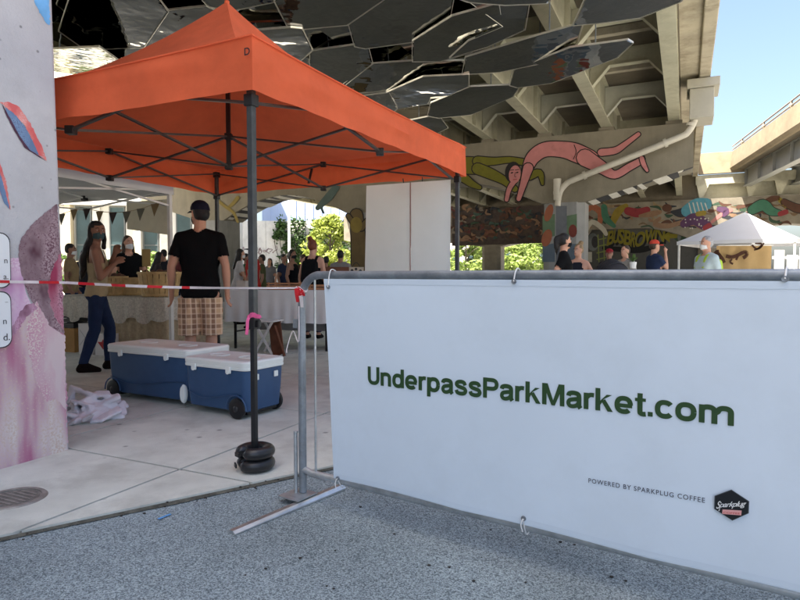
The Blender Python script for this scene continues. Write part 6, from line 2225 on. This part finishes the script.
pts = [Vector((-hw + .05 + (2 * hw - .1) * i / 24, 0, 1.98 - .10 * math.sin(math.pi * (i % 12) / 12))) for i in range(25)]
MB().tube(pts, .004, 5).build('bunting_string', M_BURL, bun)
for k, i in enumerate(range(1, 24, 2)):
    p = pts[i]
    MB().prism([p + Vector((-.07, -.004, 0)), p + Vector((.07, -.004, 0)), p + Vector((.0, -.02, -.15))], [p + Vector((-.07, .0, 0)), p + Vector((.07, .0, 0)), p + Vector((.0, -.016, -.15))]).build('flag', M_FL[(0, 1, 0, 2, 2, 1)[k % 6]], bun)
wb = thing('hanging_cloth', 'pale cloth sheet hanging in the right back corner of the white tent', 'cloth', B(-6.05, 3.85 + hw + .06, 0), -TH)
mb = MB()
vs, fs = [], []
for j in range(7):
    for i in range(9):
        vs.append((-.35 + .75 * i / 8, .02 * math.sin(i * 1.6) * j / 6, 2.02 - (.34 + .012 * i) * j / 6))
for j in range(6):
    for i in range(8):
        k = j * 9 + i
        fs.append((k, k + 1, k + 10, k + 9))
mb.add(vs, fs).build('cloth_sheet', M_BURL if False else mk('pale_linen', lin((205, 200, 180)), .9, .08, 5, trans=.3), wb, 180)

# ------------------------------------------------------------------ white peaked canopy on the right
wc = at(744, 260, 18.7)
cn = thing('white_canopy', 'white peaked canopy, half sunlit, in front of the far mural', 'tent', (wc.x, wc.y, 0), R(-40))
hw2 = 1.55
M_WCAN = mk('white_canopy_fabric', (.6, .61, .64), .75, .03, 2, .1, 15, trans=.12)
vs, fs = [], []
NN = 16
for j in range(NN + 1):
    for i in range(NN + 1):
        x = -1 + 2 * i / NN; y = -1 + 2 * j / NN
        r_ = max(abs(x), abs(y))
        vs.append((x * hw2, y * hw2, 2.12 + .93 * (1 - r_) ** 1.08))
for j in range(NN):
    for i in range(NN):
        k = j * (NN + 1) + i
        fs.append((k, k + 1, k + NN + 2, k + NN + 1))
MB().add(vs, fs).build('canopy_roof', M_WCAN, cn)
for (x0, x1, y0, y1) in ((-1, 1, -1.004, -1.001), (-1, 1, 1.001, 1.004), (-1.004, -1.001, -1, 1), (1.001, 1.004, -1, 1)):
    MB().box(x0 * hw2, x1 * hw2, y0 * hw2, y1 * hw2, 2.02, 2.125).build('valance', M_WCAN, cn)
for sx in (-1, 1):
    for sy in (-1, 1):
        MB().box(sx * 1.5 - .025, sx * 1.5 + .025, sy * 1.5 - .025, sy * 1.5 + .025, 0, 2.1).build('leg', M_WFRAME, cn)
tbk = thing('tan_backdrop', 'tan cloth backdrop with dark line drawings under the white canopy', 'backdrop', at(741, 275, 18.9), 0)
pA = at(716, 275, 19.0) - Vector(tbk.location); pB = at(771, 275, 19.0) - Vector(tbk.location)
M_TANC = mk('tan_backdrop_cloth', lin((178, 152, 110)), .9, .06, 3, .2, 15, trans=.3)
vs, fs = [], []
for j in range(10):
    for i in range(41):
        f = i / 40
        p = pA + (pB - pA) * f
        vs.append((p.x, p.y + .05 * math.sin(f * 19) * (1 - .3 * j / 9), 2.02 - 1.3 * j / 9 - CAM_H + CAM_H - tbk.location.z))
for j in range(9):
    for i in range(40):
        k = j * 41 + i
        fs.append((k, k + 1, k + 42, k + 41))
MB().add(vs, fs).build('backdrop_cloth', M_TANC, tbk, 180)
MB().tube([pA + Vector((0, -.09, 2.03 - tbk.location.z)), pB + Vector((0, -.09, 2.03 - tbk.location.z))], .015, 6).build('backdrop_rail', M_WFRAME, tbk)
M_DLINE = mk('drawing_ink', lin((62, 36, 26)), .9)
def tl(pts, w_):
    mb = MB()
    q = [at(x, y, 18.88) - Vector(tbk.location) for x, y in pts]
    for i in range(len(q)):
        pass
    q = smooth_path(q, 5)
    for i in range(len(q) - 1):
        mb.bar(q[i], q[i + 1], .004, w_, up=(0, 0, 1))
    mb.build('drawn_line', M_DLINE, tbk)
tl([(726, 256), (732, 257), (738, 255), (744, 252), (747, 253), (746, 256), (743, 258)], .11)
tl([(715, 251), (718, 254), (722, 259), (724, 263)], .13)
tl([(719, 251), (716, 252), (720, 256)], .09)
tl([(738, 256), (736, 260)], .07)
tl([(732, 259), (730, 262), (733, 264)], .06)
tl([(752, 245), (757, 249), (762, 244), (755, 243)], .06)
tl([(754, 250), (760, 248), (764, 243)], .05)
# white pallets / rack to the right behind the canopy
rk = thing('white_rack', 'pale display boards on a rack in daylight at the far right', 'rack', at(787, 275, 24) - Vector((0, 0, CAM_H - .0)), 0)
for x0, x1, z0, z1 in ((-.5, -.12, .1, 2.1), (.0, .42, .5, 1.9), (.5, .6, 0, 2.2)):
    MB().box(x0, x1, 0, .04, z0, z1).build('board_panel', mk('grey_white_board', (.5, .5, .5), .6), rk)
for z in (.3, 1.1, 1.75):
    MB().box(-.55, .75, .05, .1, z, z + .1).build('rail', M_WHITE, rk)

# ------------------------------------------------------------------ buildings, wall and trees in the daylight on the left
bx0, bx1 = -31.0, -13.2
BY = 46.0
bd = thing('apartment_building', 'pale modern apartment building with tall windows in the sun at the left', 'building', (0, BY, 0), R(6))
M_BW = mk('building_white', (.5, .49, .46), .8, .05, .8)
M_BT = mk('building_tan', (.5, .43, .3), .8, .06, .8)
M_GLS = mk('window_glass', (.035, .06, .065), .3, .3, .6, spec=.3)
M_FRM = mk('window_frame', (.09, .1, .1), .5)
MB().box(bx0, bx1, 0.3, 12, 0, 15).build('wall', M_BW, bd)
MB().box(bx0 - .2, bx1 + .2, -.35, .29, 6.15, 6.6).build('floor_band', M_BW, bd)
MB().box(bx0 - .2, bx1 + .2, -.2, .29, 1.7, 2.1).build('floor_band', M_BT, bd)
MB().box(bx0 - .2, bx1 + .2, -.35, .29, 10.6, 11.0).build('floor_band', M_BW, bd)
xx = bx0 + .3
k = 0
while xx < bx1 - 1:
    for (z0, z1) in ((2.15, 6.1), (6.7, 10.5), (11.1, 14.5)):
        f = MB()
        f.box(xx, xx + .08, .16, .299, z0, z1).box(xx + 1.02, xx + 1.1, .16, .299, z0, z1).box(xx + .081, xx + 1.019, .16, .299, z0, z0 + .1).box(xx + .081, xx + 1.019, .16, .299, z1 - .1, z1).box(xx + .081, xx + 1.019, .17, .299, z0 + 1.1, z0 + 1.18)
        o = f.build('window', M_FRM, bd)
        MB().box(xx + .081, xx + 1.019, .2, .26, z0 + .101, z0 + 1.099).build('pane', M_GLS, o)
        MB().box(xx + .081, xx + 1.019, .2, .26, z0 + 1.181, z1 - .101).build('pane', M_GLS, o)
    MB().box(xx + 1.2, xx + 1.72, .14, .298, 2.12, 6.1).build('wall_panel', M_BW, bd)
    if k % 2 == 0:
        MB().box(xx + 1.8, xx + 2.2, -.3, .299, 0, 6.14).build('pilaster', M_BT, bd)
    xx += 2.35
    k += 1
for k in range(60):
    x = bx0 + (bx1 - bx0) * k / 59
    MB().box(x - .02, x + .02, -.34, -.3, 6.61, 7.6).build('baluster', M_FRM, bd)
MB().box(bx0, bx1, -.35, -.29, 7.601, 7.68).build('balcony_rail', M_FRM, bd)
MB().box(bx0, bx1, -.1, .1, 0.0, 1.1).build('plinth', M_BT, bd)

# white concrete wall, blue-clad shed, vines and a lamp pole
ww = thing('white_wall', 'tall sunlit white concrete wall with scrawled grey tags', 'wall', (0, 54, 0), 0)
a, b_ = at(228, 230, 54), at(290, 222, 54)
for i in range(4):
    x0 = a.x + (b_.x - a.x + 8) * i / 4; x1 = a.x + (b_.x - a.x + 8) * (i + 1) / 4
    MB().box(x0, x1 - .03, 0, .4, 0, 5.95).build('wall_panel', mk('sunlit_white_wall', (.78, .76, .72), .9, .08, .6, stain=.3), ww)
rr = random.Random(8)
for i in range(9):
    x = at(240 + i * 4.4, 250, 54).x; z = at(240, 250 - rr.uniform(-3, 3), 54).z
    MB().tube(smooth_path([(x + rr.uniform(-.3, .3), -.01, z + rr.uniform(-.35, .35)) for _ in range(5)], 4), .035, 5).build('scrawl', mk('scrawl_grey', lin((150, 130, 130)), .9), ww)
sh = thing('blue_shed', 'long building clad in pale blue corrugated panels above the vines', 'building', (0, 58, 0), 0)
M_BLUC = mk('blue_cladding', lin((165, 182, 212)), .5, .08, .7)
a, b_ = at(262, 205, 58), at(372, 222, 58)
xx = a.x
while xx < b_.x:
    MB().box(xx, xx + .72, 0, .12, 5.6, 9.5).build('cladding_panel', M_BLUC, sh)
    MB().box(xx + .721, xx + .82, -.05, .12, 5.6, 9.5).build('cladding_rib', M_BLUC, sh)
    xx += .82
MB().box(a.x, xx, .13, 6, 0, 9.45).build('shed_wall', M_BLUC, sh)
def leaves(mb, c, r_, n_, size, rr, flat=0.0, hollow=.5):
    for i in range(n_):
        d = Vector((rr.gauss(0, 1), rr.gauss(0, 1), rr.gauss(0, 1))).normalized()
        q = (hollow + (1 - hollow) * rr.random())
        p = Vector(c) + Vector((d.x * r_[0], d.y * r_[1], d.z * r_[2])) * q
        u_ = Vector((rr.gauss(0, 1), rr.gauss(0, 1), rr.gauss(0, .6))).normalized()
        w_ = u_.cross(d).normalized()
        s_ = size * rr.uniform(.6, 1.3)
        mb.add([p - u_ * s_, p + w_ * s_ * .55, p + u_ * s_, p - w_ * s_ * .55], [(0, 1, 2, 3)])
def tree(label, base, H, rad, col, n_=60, per=70, size=.16, seed=1, cat='tree', trunk=True, low=.3, group=None):
    rr = random.Random(seed)
    t = thing('tree', label, cat, base, rr.uniform(0, 6), group)
    M_L = mk('leaf_%d_%d_%d' % tuple(int(c * 255) for c in col), col, .6, .4, .9, trans=.3)
    M_T = mk('bark', (.09, .07, .05), .9, .3, 8, .5, 30)
    mb = MB()
    mb.tube([(0, 0, -.1), (.05, 0, H * .3), (-.05, .05, H * .6), (0, 0, H * .85)], [H * .03, H * .024, H * .016, .02], 10)
    mc = MB()
    for i in range(n_):
        a = rr.uniform(0, 6.28); zf = rr.uniform(low, 1)
        prof = math.sin(math.pi * (0.12 + .88 * (zf - low) / (1 - low)) ** .8) ** .7
        q = rad * prof * math.sqrt(rr.uniform(.1, 1))
        c = Vector((q * math.cos(a), q * math.sin(a), zf * H))
        if i % 3 == 0:
            mb.tube([(0, 0, H * max(.25, zf - .2)), c * .5 + Vector((0, 0, H * .5 * max(.25, zf - .15))), c], [H * .009, H * .006, .01], 6)
        rs = rad * rr.uniform(.16, .32)
        leaves(mc, c, (rs, rs, rs * .75), per, size, rr)
    mb.build('trunk', M_T, t, 60)
    mc.build('crown', M_L, t)
    return t
vn = thing('vine', 'dark green vines covering the wall below the blue shed', 'vine', (0, 53.8, 0), 0)
rr = random.Random(12)
mb = MB()
for i in range(260):
    x = at(rr.uniform(276, 352), 250, 53.8).x
    z = rr.uniform(0, 6.0)
    if x < at(285, 250, 53.8).x and z < 4.2 and rr.random() < .6: continue
    leaves(mb, (x, rr.uniform(-.25, -.05), z), (.5, .25, .5), 26, .15, rr, 0, .2)
mb.build('vine_leaves', mk('vine_leaf', (.05, .1, .025), .6, .4, .7, trans=.25), vn)
mb = MB()
for i in range(14):
    x = at(277 + i * 5.5, 250, 53.8).x
    mb.tube(smooth_path([(x, -.05, 0), (x + .3, -.06, 2), (x - .2, -.05, 4), (x + .2, -.05, 5.8)], 4), .03, 5)
mb.build('vine_stem', mk('bark', (.09, .07, .05)), vn)
tree('bright yellow-green bushy tree in sunlight before the vine-covered wall', (at(331, 275, 47).x, 47, 0), 5.6, 2.35, (.24, .29, .05), 90, 80, .15, 3, low=.12)
lp = thing('lamp_pole', 'slim white lamp pole in front of the vines', 'pole', (at(289.5, 275, 44).x, 44, 0))
MB().tube([(0, 0, .26), (0, 0, 8.6)], [.11, .08], 12).build('pole', M_WHITE, lp, 60)
MB().lathe([(0, 0), (.2, 0), (.2, .05), (.13, .08), (.12, .255), (0, .255)], 16).build('pole_base', M_WHITE, lp, 40)
MB().box(-.08, .9, -.08, .08, 8.6, 8.7).build('lamp_arm', M_WHITE, lp)
# hedges and small trees in front of the building
for i, (px, Y, H, r_, c, lb_) in enumerate(((66, 40, 2.4, 1.3, (.12, .2, .05), 'green bush before the apartment building beside the painted pillar'), (88, 41, 2.2, 1.2, (.14, .22, .05), 'green bush behind the masked woman'),
                                             (112, 40, 2.2, 1.2, (.13, .21, .05), 'sunny green bush right of the masked woman'), (158, 40, 2.6, 1.4, (.16, .24, .05), 'sunny green bush behind the dark-jacketed shopper'),
                                             (176, 41, 2.0, 1.2, (.15, .22, .05), 'sunny green bush beside the man in the cap'))):
    tree(lb_, (at(px, 275, Y).x, Y, 0), H, r_, c, 26, 50, .13, 30 + i, 'bush', low=.1, group='bushes before the building')
# white street pole in front of the building
lp2 = thing('sign_pole', 'thin white pole in front of the apartment building', 'pole', (at(140.5, 275, 36).x, 36, 0))
MB().tube([(0, 0, .1), (0, 0, 8)], .06, 10).build('pole', M_WHITE, lp2, 60)
MB().lathe([(0, 0), (.15, 0), (.15, .1), (0, .1)], 12).build('pole_base', M_WHITE, lp2)
ss = thing('street_sign', 'grey rectangular sign board on a post left of the man in the cap', 'sign', (at(167, 275, 30).x, 30, 0))
MB().box(-.28, .28, -.03, .03, 1.9, 3.3).build('sign_board', mk('sign_grey', (.25, .25, .22), .6), ss)
MB().tube([(0, .06, 0), (0, .06, 3.3)], .03, 8).build('post', M_GALVD, ss)
# trees far beyond the second pier
for i, (px, Y, H, r_) in enumerate(((466, 66, 6.0, 2.6), (495, 72, 7.5, 3.2), (512, 66, 4.6, 2.6), (528, 75, 7.0, 3.3), (545, 70, 6, 3))):
    tree(['sunlit tree seen through the far arch, leftmost', 'taller sunlit tree seen through the middle of the far arch', 'low sunlit tree seen through the far arch', 'broad sunlit tree right in the far arch', 'sunlit tree behind the grey column in the far arch'][i],
         (at(px, 275, Y).x, Y, 0), H, r_, (.2, .27, .06), 50, 60, .24, 60 + i, group='trees beyond the far arch', low=.15)
fw = thing('far_building', 'pale low building glimpsed through the far arch', 'building', (0, 90, 0), 0)
MB().box(at(440, 275, 90).x, at(600, 275, 90).x, 0, 8, 0, 9).build('wall', M_BW, fw)
for i in range(8):
    x = at(450 + i * 18, 275, 90).x
    MB().box(x, x + 1.4, -.04, -.001, 2, 4.5).build('window', M_GLS, fw)
fn_ = thing('railing', 'thin grey railing in front of the far trees', 'fence', (0, 58, 0), 0)
xa = at(455, 275, 58).x; xb = at(545, 275, 58).x
for i in range(40):
    x = xa + (xb - xa) * i / 39
    MB().box(x - .02, x + .02, 0, .04, 0.02, 1.3).build('baluster', M_GALVD, fn_)
MB().box(xa, xb, .041, .09, 1.22, 1.3).build('rail', M_GALVD, fn_)
# distant tree line and buildings all round so the horizon is never bare
far_t = [(-60, 80), (-48, 95), (-75, 60), (60, 90), (75, 70), (48, 100), (30, 105), (-20, 100), (0, 110)]
for i, (x, y) in enumerate(far_t):
    pass

# tall block added out of view behind the camera to shade the foreground
sd = Vector((SUN_DIR.x, SUN_DIR.y, 0))
bc = sd * 11.5
tw = thing('added_shade_block', 'tall brick block added unseen behind the viewpoint to shade the foreground', 'building', bc, math.atan2(sd.y, sd.x) - math.pi / 2)
# local +y points towards the sun, x along the facade
M_BRK = mk('shade_block_brick', (.36, .3, .24), .9, .15, 1.2, .2, 30)
TH_, TX0, TX1 = 39.0, -6.5, 13.0
if (Matrix.Rotation(tw.rotation_euler.z, 3, 'Z') @ Vector((1, 0, 0))).dot(Vector((.518, -.855, 0))) > 0:
    TX0, TX1 = -13.0, 6.5
MB().box(TX0, TX1, .25, 12, -.05, TH_).build('wall', M_BRK, tw)
for fl in range(12):
    for k in range(6):
        x = TX0 + 1.0 + k * 3.1
        z = 1.2 + fl * 3.15
        o = MB().box(x, x + 1.7, .15, .249, z, z + 1.7).build('window', M_FRM, tw)
        MB().box(x + .08, x + 1.62, .13, .149, z + .08, z + 1.62).build('pane', M_GLS, o)
MB().box(TX0 - .2, TX1 + .2, 0, 12.2, TH_ + .002, TH_ + .5).build('roof_cornice', M_CONC2, tw)
